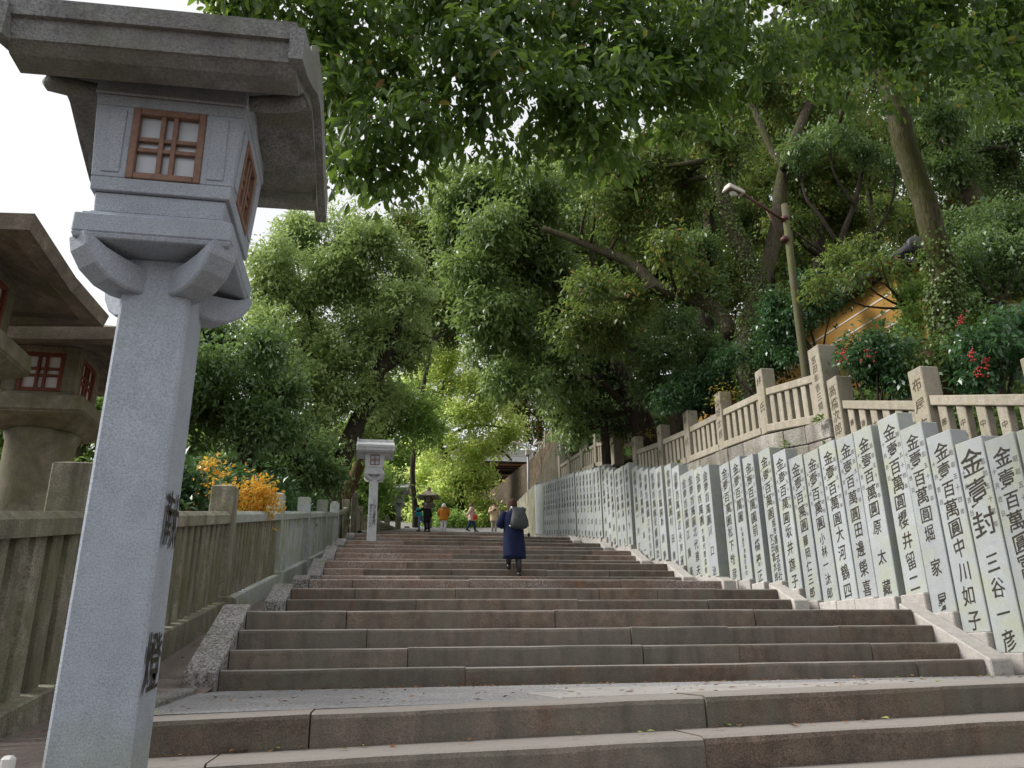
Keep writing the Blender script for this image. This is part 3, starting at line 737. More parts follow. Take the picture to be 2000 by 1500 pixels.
for i in range(9):
    Y = 36.8 + i * 2.0; X = hx(Y) + .1; zt = interp([(36.6, 13.45), (44, 13.3), (52, 12.4), (56, 12.2)], Y)
    obj('post', box_mesh(.26, .26, 1.25, .015), M['fence'], hf, loc=(X, Y, zt - 1.2))
    if i < 8:
        Yn = Y + 2; ztn = interp([(36.6, 13.45), (44, 13.3), (52, 12.4), (56, 12.2)], Yn)
        sheared('rail', (X - .08, hx(Yn) + .02), (X + .08, hx(Yn) + .18), Y + .135, Yn - .135, zt - .45, zt - .3, ztn - .45, ztn - .3, M['fence'], hf, .01)
        for j in range(6):
            Yj = Y + .28 + j * .288; f = (Yj - Y) / 2
            s = obj('slat', box_mesh(.12, .16, .80, .01), None, hf, loc=(hx(Yj) + .1, Yj, zt + (ztn - zt) * f - 1.2))
            if not s.data.materials: s.data.materials.append(M['fence'])
# low mossy wall that carries on after the last tablet
lw = tag(empty('low_wall', (0, 0, 0)), 'low mossy wall carrying on after the last tablets near the top', 'wall')
for i in range(5):
    Y0 = 38.0 + i * 2.4; Y1 = Y0 + 2.38
    sheared('wall_stone', (tabx(Y0) + .05, tabx(Y1) + .05), (tabx(Y0) + .5, tabx(Y1) + .5), Y0, Y1, 6.8, 9.9 + .10 * i, 6.8, 9.98 + .10 * i, M['fence'], lw, .02)

# ------------------------------------------------------------------ lanterns
def lattice(parent, cx, cz, w, h, y, rz_mat, fmat, pmat, bars=2, depth=.05, name='window'):
    """wooden lattice window in the local -Y face plane y; built in coords of rz_mat (Matrix)"""
    wroot = obj(name, bm_mesh(hexa_bm(box_v(cx - w / 2, cx + w / 2, y + .02, y + .03, cz - h / 2, cz + h / 2), 0)), pmat, parent)
    fr = bmesh.new(); t = w * .1
    for (x0, x1, z0, z1) in ((cx - w / 2, cx - w / 2 + t, cz - h / 2, cz + h / 2), (cx + w / 2 - t, cx + w / 2, cz - h / 2, cz + h / 2),
                             (cx - w / 2 + t, cx + w / 2 - t, cz - h / 2, cz - h / 2 + t), (cx - w / 2 + t, cx + w / 2 - t, cz + h / 2 - t, cz + h / 2)):
        hexa_bm(box_v(x0 + .0005, x1 - .0005, y - .012, y + .022, z0 + .0005, z1 - .0005), .003, bm=fr)
    obj('frame', bm_mesh(fr), fmat, wroot)
    g = w * .085
    for s in (-1, 1):
        obj('bar', bm_mesh(hexa_bm(box_v(cx + s * g - t * .33, cx + s * g + t * .33, y - .006, y + .019, cz - h / 2 + t, cz + h / 2 - t), .002)), fmat, wroot)
        obj('bar', bm_mesh(hexa_bm(box_v(cx - w / 2 + t, cx + w / 2 - t, y - .001, y + .018, cz + s * g - t * .33, cz + s * g + t * .33), .002)), fmat, wroot)
    wroot.matrix_local = rz_mat
    return wroot
def pillar_lantern(label, loc, mats, rz=0.0, roof_rz=0.0):
    st, rf = mats
    root = tag(empty('pillar_lantern', loc, rz), label, 'lantern', 'square pillar lanterns on the left of the stairs')
    # shaft
    obj('shaft', bm_mesh(hexa_bm(frustum_v(.275, .275, -.25, .262, .262, 1.98), .012)), M['lantern_base'] if st is M['lantern'] else st, root)
    # diagonal brackets
    prof = [(.05, 1.82), (.20, 1.815), (.27, 1.832), (.335, 1.875), (.378, 1.935), (.392, 1.99), (.37, 1.99), (.30, 1.952), (.23, 1.928), (.05, 1.92)]
    for k in range(4):
        b = bmesh.new(); th = .062; A = []; B = []
        for (rr, z) in prof:
            A.append(b.verts.new((rr, -th, z))); B.append(b.verts.new((rr, th, z)))
        n = len(prof)
        for i in range(n): b.faces.new((A[i], A[(i + 1) % n], B[(i + 1) % n], B[i]))
        b.faces.new(A[::-1]); b.faces.new(B)
        bmesh.ops.bevel(b, geom=[e for e in b.edges if abs(e.verts[0].co.y - e.verts[1].co.y) < 1e-4], offset=.008, segments=1, affect='EDGES')
        o = obj('bracket', bm_mesh(b), st, root); o.rotation_euler = (0, 0, pi / 4 + k * pi / 2)
    # ledge: stepped slab
    bm = hexa_bm(frustum_v(.575, .575, 1.975, .59, .59, 1.995), .004)
    hexa_bm(box_v(-.295, .295, -.295, .295, 1.996, 2.08), .006, bm=bm)
    hexa_bm(box_v(-.275, .275, -.275, .275, 2.081, 2.096), .004, bm=bm)
    hexa_bm(box_v(-.255, .255, -.255, .255, 2.097, 2.112), .004, bm=bm)
    obj('ledge', bm_mesh(bm), st, root)
    HD = -.035
    # fire box, four walls flaring upwards round a window opening
    fb = bm_mesh(hexa_bm(frustum_v(.49, .49, 2.113, .50, .50, 2.20), .005)); obj('box_foot', fb, st, root)
    z0, z1, w0, w1 = 2.202, 2.637, .53, .585; wz0, wz1, ww = 2.262, 2.585, .285
    for k in range(4):
        b = bmesh.new()
        def piece(x0, x1, za, zb, out=0.0):
            def hw(z): return (w0 + (w1 - w0) * (z - z0) / (z1 - z0)) / 2
            def sc(x, z): return x * hw(z) * 2 / w0 if abs(x) > .2 else x
            v8 = []
            for z in (za, zb):
                h = hw(z)
                v8 += [(sc(x0, z), -h - out, z), (sc(x1, z), -h - out, z), (sc(x1, z) * .84, -h + .06, z), (sc(x0, z) * .84, -h + .06, z)]
            hexa_bm(v8, .003, bm=b)
        e = w0 / 2
        piece(-e, e, z0, wz0 - .001); piece(-e, e, wz1 + .001, z1); piece(-e, -ww / 2 - .001, wz0, wz1); piece(ww / 2 + .001, e, wz0, wz1)
        # raised panels beside the window
        for s in (-1, 1):
            x = s * .2
            v8 = []
            for z in (wz0 + .02, wz1 - .02):
                h = (w0 + (w1 - w0) * (z - z0) / (z1 - z0)) / 2
                v8 += [(x - .033, -h - .006, z), (x + .033, -h - .006, z), (x + .033, -h + .01, z), (x - .033, -h + .01, z)]
            hexa_bm(v8, .002, bm=b)
        o = obj('box_wall', bm_mesh(b), st, root); o.rotation_euler = (0, 0, k * pi / 2)
        tilt = math.atan((w1 - w0) / 2 / (z1 - z0)); zc = (wz0 + wz1) / 2
        mt = Matrix.Rotation(k * pi / 2, 4, 'Z') @ Matrix.Translation((0, -.272, zc)) @ Matrix.Rotation(tilt, 4, 'X')
        lattice(root, 0, 0, ww, wz1 - wz0, 0, mt, M['cedar'], M['paper'])
    obj('box_head', bm_mesh(hexa_bm(frustum_v(.60, .60, 2.639, .585, .585, 2.745), .006)), st, root)
    # gabled roof, ridge along X, swept eaves
    RX = .535
    under = [(-.545, 2.66), (-.50, 2.63), (-.40, 2.625), (-.395, 2.665), (-.34, 2.685), (-.30, 2.73), (-.15, 2.80), (0, 2.86), (.15, 2.80), (.30, 2.73), (.34, 2.685), (.395, 2.665), (.40, 2.625), (.50, 2.63), (.545, 2.66)]
    over = [(.555, 2.66), (.57, 2.745), (.59, 2.745), (.592, 2.755), (.60, 2.82), (.42, 2.865), (.25, 2.935), (.10, 3.02), (-.10, 3.02), (-.25, 2.935), (-.42, 2.865), (-.60, 2.82), (-.592, 2.755), (-.59, 2.745), (-.57, 2.745), (-.555, 2.66)]
    b = bmesh.new(); m_ = len(under); allp = under + over; n = len(allp)
    A = [b.verts.new((-RX, y, z)) for y, z in allp]; B = [b.verts.new((RX, y, z)) for y, z in allp]
    for i in range(n): b.faces.new((A[i], B[i], B[(i + 1) % n], A[(i + 1) % n]))
    # gable ends as strips between soffit and covering, so the concave outline stays clean
    ov = over[::-1]
    for vs4, flip in ((A, False), (B, True)):
        f_ = b.faces.new(vs4 if not flip else vs4[::-1])
    bmesh.ops.triangulate(b, faces=[f for f in b.faces if len(f.verts) > 4])
    bmesh.ops.recalc_face_normals(b, faces=b.faces)
    rfo = obj('roof', bm_mesh(b), rf, root); rfo.rotation_euler = (0, 0, roof_rz)
    obj('gable_block', bm_mesh(hexa_bm([(-.28, -.26, 2.70), (.28, -.26, 2.70), (.28, .26, 2.70), (-.28, .26, 2.70), (-.28, -.05, 2.83), (.28, -.05, 2.83), (.28, .05, 2.83), (-.28, .05, 2.83)], .004)), st, rfo)
    # barge boards, pendants and ridge
    for s in (-1, 1):
        b = bmesh.new(); edge = [(-.615, 2.63), (-.44, 2.69), (-.26, 2.785), (-.10, 2.88), (0, 2.90), (.10, 2.88), (.26, 2.785), (.44, 2.69), (.615, 2.63)]
        lo = edge; hi = [(y, z + .15) for y, z in edge]; n = len(edge)
        x0, x1 = s * (RX - .02), s * (RX + .035)
        rows = [[b.verts.new((x, *q)) for q in L_2] for x, L_2 in ((x0, lo), (x1, lo), (x1, hi), (x0, hi))]
        for i in range(n - 1):
            for k in range(4): b.faces.new((rows[k][i], rows[k][i + 1], rows[(k + 1) % 4][i + 1], rows[(k + 1) % 4][i]))
        for i in (0, n - 1): b.faces.new([rows[k][i] for k in range(4)])
        bmesh.ops.recalc_face_normals(b, faces=b.faces)
        obj('barge_board', bm_mesh(b), rf, rfo)
        for q in (-.40,):
            obj('pendant', tubes_mesh('pendant', [([(s * (RX - .30), q * .55, 2.70), (s * (RX - .12), q * .55, 2.715), (s * (RX - .02), q * .55, 2.73), (s * (RX + .0), q * .55, 2.735)], [.03, .04, .035, .015], 10)]), rf, rfo)
    bm = hexa_bm(frustum_v(1.06, .17, 3.015, 1.06, .15, 3.08), .006); hexa_bm(frustum_v(1.12, .12, 3.08, 1.12, .10, 3.12), .008, bm=bm)
    obj('ridge', bm_mesh(bm), rf, rfo)
    for s in (-1, 1): obj('ridge_end', bm_mesh(hexa_bm(box_v(s * .535 - .02, s * .535 + .02, -.11, .11, 3.0, 3.16), .012)), rf, rfo)
    return root
near = pillar_lantern('tall blue grey granite lantern with cedar lattice windows at the left front', (-.878, 3.235, 1.19), (M['lantern'], M['lantern_roof']), 0.0, radians(-2.0))
# writing on the stair side of the near shaft
f = lambda P: np.stack([np.full(len(P), .1412), P[:, 0], P[:, 1]], 1)
sh = near.children[0]
writing('inscription', [('献', 0, .93, .23), ('燈', 0, .43, .23)], M['ink'], sh, f, .05, 4)
# greenish foot of the near shaft: a skin of algae around its bottom
box('conduit', -1.125, -1.085, 3.05, 3.09, .9, 1.33, M['paper_w'], None, .01)
tag(bpy.data.objects['conduit'], 'short white plastic pipe at the foot of the near lantern', 'pipe')
white = pillar_lantern('white granite lantern with small red lattice window standing on the stairs', (.16, 24.15, 4.985), (M['white_lantern'], M['white_lantern']))
f = lambda P: np.stack([P[:, 0], np.full(len(P), -.1402), P[:, 1]], 1)
sh = white.children[0]
writing('inscription', [(c, .045, 1.18 - .095 * j, .105) for j, c in enumerate('こんぴら温泉湯元')] + [(c, -.05, 1.06 - .09 * j, .085) for j, c in enumerate('湯元ホテル八千代')], M['ink'], sh, f, .12, 8, False)
p = at(777, 1040, 46)
grey = pillar_lantern('smaller looking grey lantern behind the white one at the stair top', (p.x, 46, 8.25), (M['grey_lantern'], M['grey_lantern']), radians(-12))
sh = grey.children[0]
writing('inscription', [(c, .045, 1.15 - .10 * j, .10) for j, c in enumerate('こんぴら温泉')], M['ink'], sh, f, .12, 9, False)

def old_lantern(label, loc, s=1.0, rz=0.0, base=False):
    root = tag(empty('stone_lantern', loc, rz), label, 'lantern', 'old mossy stone lanterns'); root.scale = (s, s, s)
    st, rf = M['old_lantern'], M['old_roof']
    if base:
        obj('base', bm_mesh(hexa_bm(box_v(-.75, .75, -.75, .75, -.3, .28), .03)), st, root)
        obj('base_step', bm_mesh(hexa_bm(box_v(-.52, .52, -.52, .52, .281, .6), .03)), st, root)
    z = [0, .2, 1.0, 1.9, 2.35, 2.44]; rr = [.36, .34, .31, .30, .31, .34]
    obj('pillar', tubes_mesh('pillar', [([(0, 0, q) for q in z], rr, 28)]), st, root)
    bm = hexa_bm(frustum_v(.62, .62, 2.441, .99, .99, 2.56), .012); hexa_bm(frustum_v(.99, .99, 2.561, .96, .96, 2.73), .02, bm=bm)
    obj('ledge', bm_mesh(bm), st, root)
    z0, z1, hw = 2.732, 3.27, .325; ww, wz0, wz1 = .40, 2.80, 3.20
    for k in range(4):
        b = bmesh.new()
        for (x0, x1, za, zb) in ((-hw, hw, z0, wz0 - .001), (-hw, hw, wz1 + .001, z1), (-hw, -ww / 2 - .001, wz0, wz1), (ww / 2 + .001, hw, wz0, wz1)):
            e0 = .06 if x0 == -hw else 0; e1 = .06 if x1 == hw else 0
            hexa_bm([(x0, -hw, za), (x1, -hw, za), (x1 - e1, -hw + .06, za), (x0 + e0, -hw + .06, za), (x0, -hw, zb), (x1, -hw, zb), (x1 - e1, -hw + .06, zb), (x0 + e0, -hw + .06, zb)], .004, bm=b)
        o = obj('box_wall', bm_mesh(b), st, root); o.rotation_euler = (0, 0, k * pi / 2)
        lattice(root, 0, 0, ww, wz1 - wz0, 0, Matrix.Rotation(k * pi / 2, 4, 'Z') @ Matrix.Translation((0, -hw + .012, (wz0 + wz1) / 2)), M['redwood'], M['paper_w'])
    # hipped roof with a moulded soffit
    rings = [(.36, 3.275), (.68, 3.20), (.70, 3.165), (.83, 3.14), (.85, 3.125), (.875, 3.24), (.50, 3.45), (.19, 3.74)]
    b = bmesh.new(); R_ = []
    for h, z in rings:
        sg = []
        for (sx, sy) in ((-1, -1), (1, -1), (1, 1), (-1, 1)):
            nx2 = (sx, sy)
            sg.append(b.verts.new((sx * h, sy * h, z + (.05 if h > .8 else 0))))
            m2 = {(-1, -1): (0, -1), (1, -1): (1, 0), (1, 1): (0, 1), (-1, 1): (-1, 0)}[nx2]
            sg.append(b.verts.new((m2[0] * h, m2[1] * h, z)))
        R_.append(sg)
    for i in range(len(rings) - 1):
        for k in range(8): b.faces.new((R_[i][k], R_[i][(k + 1) % 8], R_[i + 1][(k + 1) % 8], R_[i + 1][k]))
    b.faces.new(R_[0][::-1]); b.faces.new(R_[-1])
    bmesh.ops.recalc_face_normals(b, faces=b.faces)
    obj('roof', bm_mesh(b), rf, root)
    obj('finial', tubes_mesh('finial', [([(0, 0, 3.72), (0, 0, 3.80), (0, 0, 3.88), (0, 0, 4.0), (0, 0, 4.10)], [.16, .2, .14, .17, .02], 18)]), rf, root)
    return root
old_lantern('dark mossy stone lantern whose roof is cut by the left picture edge', (-3.23, 6.17, 1.27))
old_lantern('mossy round pillared stone lantern half hidden behind the near granite lantern', (-3.18, 8.25, 1.31))
p = at(836, 1038, 47.5)
old_lantern('small brown stone lantern behind the people at the stair top', (p.x, 47.5, 8.55), .74, radians(-14), True)

# ------------------------------------------------------------------ ochre temple wall on the bank
ow = tag(empty('plaster_wall', (0, 0, 0)), 'ochre plaster wall with white stripes and a tiled coping among the trees', 'wall')
M['ochre'] = flat('ochre_plaster', (.44, .245, .07), .85, .2, nsc=2.5, namt=.14)
M['white_line'] = flat('white_plaster_line', (.74, .70, .62), .8, .2)
M['tile'] = flat('dark_roof_tile', (.055, .055, .06), .55, .4, nsc=6, namt=.3)
OX = 11.4
def slabYZ(name, x0, x1, Y0, Y1, b0, t0, b1, t1, mat, parent, bv=.01):
    return sheared(name, (x0, x0), (x1, x1), Y0, Y1, b0, t0, b1, t1, mat, parent, bv)
YA, YB = 14.2, 30.0; sl_ = .035
zt = lambda Y: 9.75 + sl_ * (Y - YA)
slabYZ('plaster_face', OX, OX + .4, YA, YB, 5.5, zt(YA), 5.5, zt(YB), M['ochre'], ow)
for k in range(5):
    q = .42 + k * .36
    slabYZ('stripe', OX - .012, OX + .05, YA, YB, zt(YA) - q - .035, zt(YA) - q, zt(YB) - q - .035, zt(YB) - q, M['white_line'], ow, 0)
box('plaster_face', OX + .4, 26, YA - .3, YA + .1, 5.5, 9.75, M['ochre'], ow)
for k in range(5): box('stripe', OX + .41, 26, YA - .312, YA - .2, 9.75 - .42 - k * .36 - .035, 9.75 - .42 - k * .36, M['white_line'], ow, 0)
slabYZ('coping', OX - .38, OX + .78, YA - .4, YB, zt(YA) + .002, zt(YA) + .10, zt(YB) + .002, zt(YB) + .10, M['tile'], ow)
box('coping', OX + .79, 26, YA - .75, YA + .5, 9.752, 9.86, M['tile'], ow)
for j in range(46):
    Y = YA - .3 + j * .34
    o = obj('roof_tile', tubes_mesh('roof_tile', [([(OX - .36, Y, zt(Y) + .11), (OX + .2, Y, zt(Y) + .34)], [.075, .075], 8)]) if j == 0 else TILE, M['tile'], ow)
    if j == 0: TILE = o.data; Y00 = Y; Z00 = zt(Y)
    else: o.location = (0, Y - Y00, zt(Y) - Z00)
obj('ridge', tubes_mesh('ridge', [([(OX + .2, YA - .5, zt(YA) + .38), (OX + .2, YB, zt(YB) + .38)], [.13, .13], 12)]), M['tile'], ow)
obj('ridge_end', tubes_mesh('ridge_end', [([(OX + .2, YA - .62, zt(YA) + .38), (OX + .2, YA - .5, zt(YA) + .38)], [.19, .19], 16)]), M['tile'], ow)

# ------------------------------------------------------------------ far gate
M['oldwood'] = flat('dark_gate_timber', (.075, .05, .04), .8, .2, nsc=6, namt=.5)
M['pinkwood'] = flat('reddish_gate_timber', (.34, .17, .115), .7, .2, nsc=8, namt=.3)
M['greyroof'] = flat('grey_copper_roof', (.16, .165, .16), .7, .3, nsc=4, namt=.25)
gp = at(985, 985, 74)
gate = tag(empty('temple_gate', (gp.x, 74, gp.z - 2.2)), 'far dark timber gate with a red framed name board under its eaves', 'gate')
for x in (-4.2, -1.5, 1.5, 4.2):
    obj('pillar', tubes_mesh('pillar', [([(x, 0, -1), (x, 0, 2), (x, 0, 4.4)], [.24, .24, .22], 12)]), M['pinkwood'], gate)
for z in (3.2, 3.9): obj('beam', bm_mesh(hexa_bm(box_v(-5, 5, -.16, .16, z, z + .28), .02)), M['pinkwood'], gate)
for k, x in enumerate(np.linspace(-4.6, 4.6, 12)):
    obj('bracket', bm_mesh(hexa_bm(frustum_v(.3, .5, 4.3, .62, 1.6, 4.95, x, -.35), .02)), M['oldwood'], gate)
for k in range(3): obj('eave_board', bm_mesh(hexa_bm(box_v(-6.2 - .2 * k, 6.2 + .2 * k, -2.1 - .25 * k, 2.1, 5.0 + .2 * k, 5.16 + .2 * k), .02)), M['oldwood'] if k < 2 else M['pinkwood'], gate)
obj('wall_panel', bm_mesh(hexa_bm(box_v(-5.2, 5.2, .2, .5, -1, 5.0), .01)), M['oldwood'], gate)
V = []; prof = [(-3.2, 5.62), (-2.2, 5.9), (-1.0, 6.6), (0, 7.6), (1.0, 6.6), (2.2, 5.9), (3.2, 5.62)]
for x in (-7.2, 7.2): V += [(x, y, z) for y, z in prof]
n = len(prof); F = [(i, i + 1, n + i + 1, n + i) for i in range(n - 1)] + [(n - 1, 0, n, 2 * n - 1), tuple(range(n))[::-1], tuple(range(n, 2 * n))]
me = bpy.data.meshes.new('roof'); me.from_pydata(V, [], F); me.update(); obj('roof', me, M['greyroof'], gate)
nb = obj('name_board', bm_mesh(hexa_bm(box_v(-.75, .75, -.05, .05, -.38, .38), .01)), M['pinkwood'], gate, loc=(0, -1.9, 4.25), rot=(radians(18), 0, 0))
obj('board_face', bm_mesh(hexa_bm(box_v(-.64, .64, -.065, -.051, -.29, .29), 0)), M['oldwood'], nb)
for z in (2.0, 2.6, 3.0):
    obj('lattice_rail', bm_mesh(hexa_bm(box_v(-1.45, 1.45, -.2, -.1, z, z + .1), .01)), M['pinkwood'], gate)
for x in np.linspace(-1.2, 1.2, 7): obj('lattice_bar', bm_mesh(hexa_bm(box_v(x - .04, x + .04, -.18, -.11, .5, 3.1), 0)), M['white_line'], gate)

# ------------------------------------------------------------------ lamps
M['poleconc'] = granite('mossy_lamp_pole', (.115, .105, .065), .4, 50, moss=.62, moss_col=(.085, .09, .025), stain=.6, vary=0, streak=.5)
M['rustred'] = flat('red_brown_steel', (.10, .035, .03), .55, .4, nsc=12, namt=.3)
M['lampshell'] = flat('old_white_lamp_shell', (.55, .50, .44), .5, .4, nsc=15, namt=.15)
M['bulb'] = flat('unlit_glass_bulb', (.75, .74, .70), .2, .5)
M['steel'] = flat('galvanised_pole', (.33, .35, .37), .45, .5)
LY = 15.0
a, b, c = at(1574, 735, LY), at(1551, 560, LY), at(1532, 400, LY)
lamp = tag(empty('street_lamp', (a.x, LY, a.z - 1.2)), 'mossy pole street lamp with a tilted arm above the ochre wall', 'lamp'); lamp.location = (0, 0, 0)
obj('pole', tubes_mesh('pole', [(arr([a + Vector((0, 0, -1.6)), a, b, c]), [.095, .092, .085, .078], 14)]), M['poleconc'], lamp)
j0, j1 = at(1533, 432, LY), at(1448, 377, LY - .3)
obj('arm', tubes_mesh('arm', [(arr([j0, j1]), [.036, .03], 8)]), M['rustred'], lamp)
obj('strut', tubes_mesh('strut', [(arr([at(1530, 470, LY), at(1497, 411, LY - .1)]), [.022, .022], 6)]), M['rustred'], lamp)
for y_ in (428, 468): q = at(1533, y_, LY); obj('clamp', tubes_mesh('clamp', [([(q.x, q.y, q.z - .05), (q.x, q.y, q.z + .05)], [.098, .098], 14)]), M['rustred'], lamp)
hd = empty('lamp_head', j1, parent=lamp); hd.rotation_mode = 'QUATERNION'
dr = (at(1408, 358, LY - .45) - j1).normalized()
hd.rotation_quaternion = dr.to_track_quat('X', 'Z')
bm = hexa_bm([(-.05, -.10, -.05), (.46, -.15, -.12), (.46, .15, -.12), (-.05, .10, -.05), (-.05, -.06, .08), (.42, -.09, .06), (.42, .09, .06), (-.05, .06, .08)], .02)
for fc in bm.faces: pass
shell = obj('shell', bm_mesh(bm), M['lampshell'], hd)
M['lampdark'] = flat('lamp_inside', (.16, .11, .08), .6, .3)
obj('opening', bm_mesh(hexa_bm([(.06, -.085, -.0775), (.40, -.115, -.122), (.40, .115, -.122), (.06, .085, -.0775), (.06, -.085, -.05), (.40, -.115, -.1), (.40, .115, -.1), (.06, .085, -.05)], .003)), M['lampdark'], hd)
obj('bulb', tubes_mesh('bulb', [([(.12, 0, -.10), (.18, 0, -.115), (.26, 0, -.13), (.31, 0, -.135), (.33, 0, -.137)], [.03, .05, .07, .045, .005], 12)]), M['bulb'], hd)
obj('junction_box', bm_mesh(hexa_bm(box_v(-.06, .06, -.05, .05, -.15, .15), .01)), M['poleconc'], lamp, loc=at(1543, 462, LY))
# far lamp with two arms
LY2 = 42.0
a, c = at(1032, 952, LY2), at(1031, 868, LY2)
fl_ = tag(empty('street_lamp', (0, 0, 0)), 'slim grey far lamp post with two small arms beside the steep wall', 'lamp')
obj('pole', tubes_mesh('pole', [(arr([a + Vector((0, 0, -2.5)), a, c]), [.075, .07, .06], 10)]), M['steel'], fl_)
for s, q in ((-1, at(1014, 868, LY2)), (1, at(1046, 868, LY2))):
    obj('arm', tubes_mesh('arm', [(arr([c + Vector((0, 0, -.1)), q]), [.035, .03], 6)]), M['steel'], fl_)
    h_ = obj('lamp_head', bm_mesh(hexa_bm(frustum_v(.6, .2, -.05, .45, .12, .06), .02)), M['lampshell'], fl_, loc=q + Vector((s * .12, 0, .05)), rot=(0, s * radians(-18), 0))
obj('camera_box', bm_mesh(hexa_bm(box_v(-.13, .13, -.15, .15, -.15, .15), .02)), M['lampshell'], fl_, loc=at(1031, 884, LY2 - .1))
pts = spline(arr([at(1095, 822, 37.0), at(1062, 857, 39), at(1035, 876, 42), at(1005, 888, 46), at(960, 880, 52)]), 20)
tag(obj('overhead_cable', tubes_mesh('overhead_cable', [(pts, [.018] * 20, 5)]), M['lampdark']), 'thin dark cable sagging from the steep wall past the far lamp post', 'cable')

# ------------------------------------------------------------------ foliage
def leaf_arrays(C, A, Nn, L, Wd, fold=.12, near=False):
    """C centres (n,3) = leaf base, A axis, Nn rough normal, L length (n), Wd width ratio"""
    n = len(C); A = A / (np.linalg.norm(A, axis=1)[:, None] + 1e-9)
    S = np.cross(A, Nn); S /= np.linalg.norm(S, axis=1)[:, None] + 1e-9
    U = np.cross(S, A); L = L[:, None]; w = L * Wd * .5
    if near:
        V = np.stack([C, C + A * L * .30 + S * w * .85 + U * L * fold, C + A * L * .68 + S * w + U * L * fold * .7, C + A * L - U * L * fold * .8,
                      C + A * L * .68 - S * w + U * L * fold * .7, C + A * L * .30 - S * w * .85 + U * L * fold], 1).reshape(-1, 3)
        b = np.arange(n)[:, None] * 6
        F = np.concatenate([b + np.array([0, 1, 2, 3]), b + np.array([0, 3, 4, 5])], 1).reshape(-1, 4)
    else:
        V = np.stack([C, C + A * L * .45 + S * w + U * L * fold, C + A * L - U * L * fold, C + A * L * .45 - S * w + U * L * fold], 1).reshape(-1, 3)
        F = np.arange(n * 4).reshape(-1, 4)
    return V, F
def unit(v): return v / (np.linalg.norm(v, axis=1)[:, None] + 1e-9)
def blob_leaves(cen, rad, nclust, per, size, droop=.3, up=.7, spread=.35, shell=.45, flat_=.8):
    """leaf bases, axes and normals of a crown lobe: clusters on an uneven shell"""
    cen = np.array(cen); d = unit(rng.normal(size=(nclust, 3)))
    u = rng.random(nclust); rr = shell + (1 - shell) * u ** .7
    lump = 1 + .30 * np.sin(d[:, 0] * 5 + cen[0]) * np.sin(d[:, 1] * 4 + cen[1]) + .24 * np.sin(d[:, 2] * 6 + cen[2])
    stray = rng.random(nclust) < .10
    rr = np.where(stray, rng.uniform(1.0, 1.35, nclust), rr)
    P = cen + d * (rad * rr * lump)[:, None] * np.array([1, 1, flat_])
    q = P * (1.5 if rad > .6 else 2.4)
    fld = np.sin(q[:, 0] * 1.7 + 2 * np.sin(q[:, 1] * .9)) + np.sin(q[:, 1] * 1.5 + 2 * np.sin(q[:, 2] * 1.1)) + np.sin(q[:, 2] * 1.9 + 2 * np.sin(q[:, 0] * .8)) + rng.normal(0, .35, nclust)
    kp = fld > (-.75 if rad > .6 else -1.5)
    P = P[kp]; d = d[kp]; nclust = len(P)
    O = unit(d + np.array([0, 0, .25]))
    # each cluster is a spray: a short axis with leaves along it
    ax = unit(O * .7 + rng.normal(size=(nclust, 3)) * .55 + np.array([0, 0, -.25 * droop]))
    t = rng.random((nclust, per, 1)) * spread
    C = P[:, None] + ax[:, None] * t + rng.normal(size=(nclust, per, 3)) * spread * .28
    A = ax[:, None] * .6 + rng.normal(size=(nclust, per, 3)) * .6 + np.array([0, 0, -droop])
    Nn = O[:, None] * (1 - up) + np.array([0, 0, up]) + rng.normal(size=(nclust, per, 3)) * .35
    L = size * rng.uniform(.5, 1.45, nclust * per)
    return C.reshape(-1, 3), A.reshape(-1, 3), Nn.reshape(-1, 3), L
def crown(name, blobs, mat, parent, size, dens=1.0, per=9, width=.45, near=False, droop=.3, up=.7, shell=.18, flat_=.8, spread=None, lumpy=True):
    """blobs: (centre Vector, radius m)"""
    VV = []; FF = []; o = 0
    if not near and lumpy:                   # break each lobe into a core and smaller clumps
        bl2 = []
        for cen, rad in blobs:
            bl2.append((cen, rad * .95, .62))
            for k in range(5):
                d = Vector((random.gauss(0, 1), random.gauss(0, 1), random.gauss(.15, .8))).normalized()
                bl2.append((Vector(cen) + d * rad * random.uniform(.45, .95), rad * random.uniform(.28, .60), .62))
        blobs = bl2
    else: blobs = [(c_, r_, 1.0) for c_, r_ in blobs]
    for cen, rad, dm in blobs:
        area = size * size * width * .6
        n = int(dm * dens * (8.8 if near else 13.5) * pi * rad * rad / area); nc = max(6, n // per)
        C, A, Nn, L = blob_leaves(tuple(cen), rad, nc, per, size, droop, up, spread or max(size * 2.4, .24 * rad), shell, flat_)
        V, F = leaf_arrays(C, A, Nn, L, width, .1, near)
        VV.append(V); FF.append(F + o); o += len(V)
    return obj(name, np_mesh(name, np.concatenate(VV), np.concatenate(FF)), mat, parent)
def px_blobs(lst, Y, jit=1.5, seed=0, rs=1.0):
    r = random.Random(seed); out = []
    for (x, y, rp) in lst:
        Yj = Y + r.uniform(-jit, jit); p = at(x, y, Yj); out.append((p, rp * mpp(p) * rs))
    return out
def px_path(lst, Y, dY=0.0, seed=0, n=None):
    """(x, y, width px) -> points with radius, smoothed"""
    rows = []
    for i, (x, y, w) in enumerate(lst):
        f = i / max(1, len(lst) - 1); p = at(x, y, Y + dY * f); rows.append((p.x, p.y, p.z, w * mpp(p) / 2))
    s = spline(rows, n or max(6, len(lst) * 3)); r = np.random.default_rng(seed)
    s[1:-1, :3] += r.normal(0, 1, (len(s) - 2, 3)) * s[1:-1, 3:4] * .05
    return s
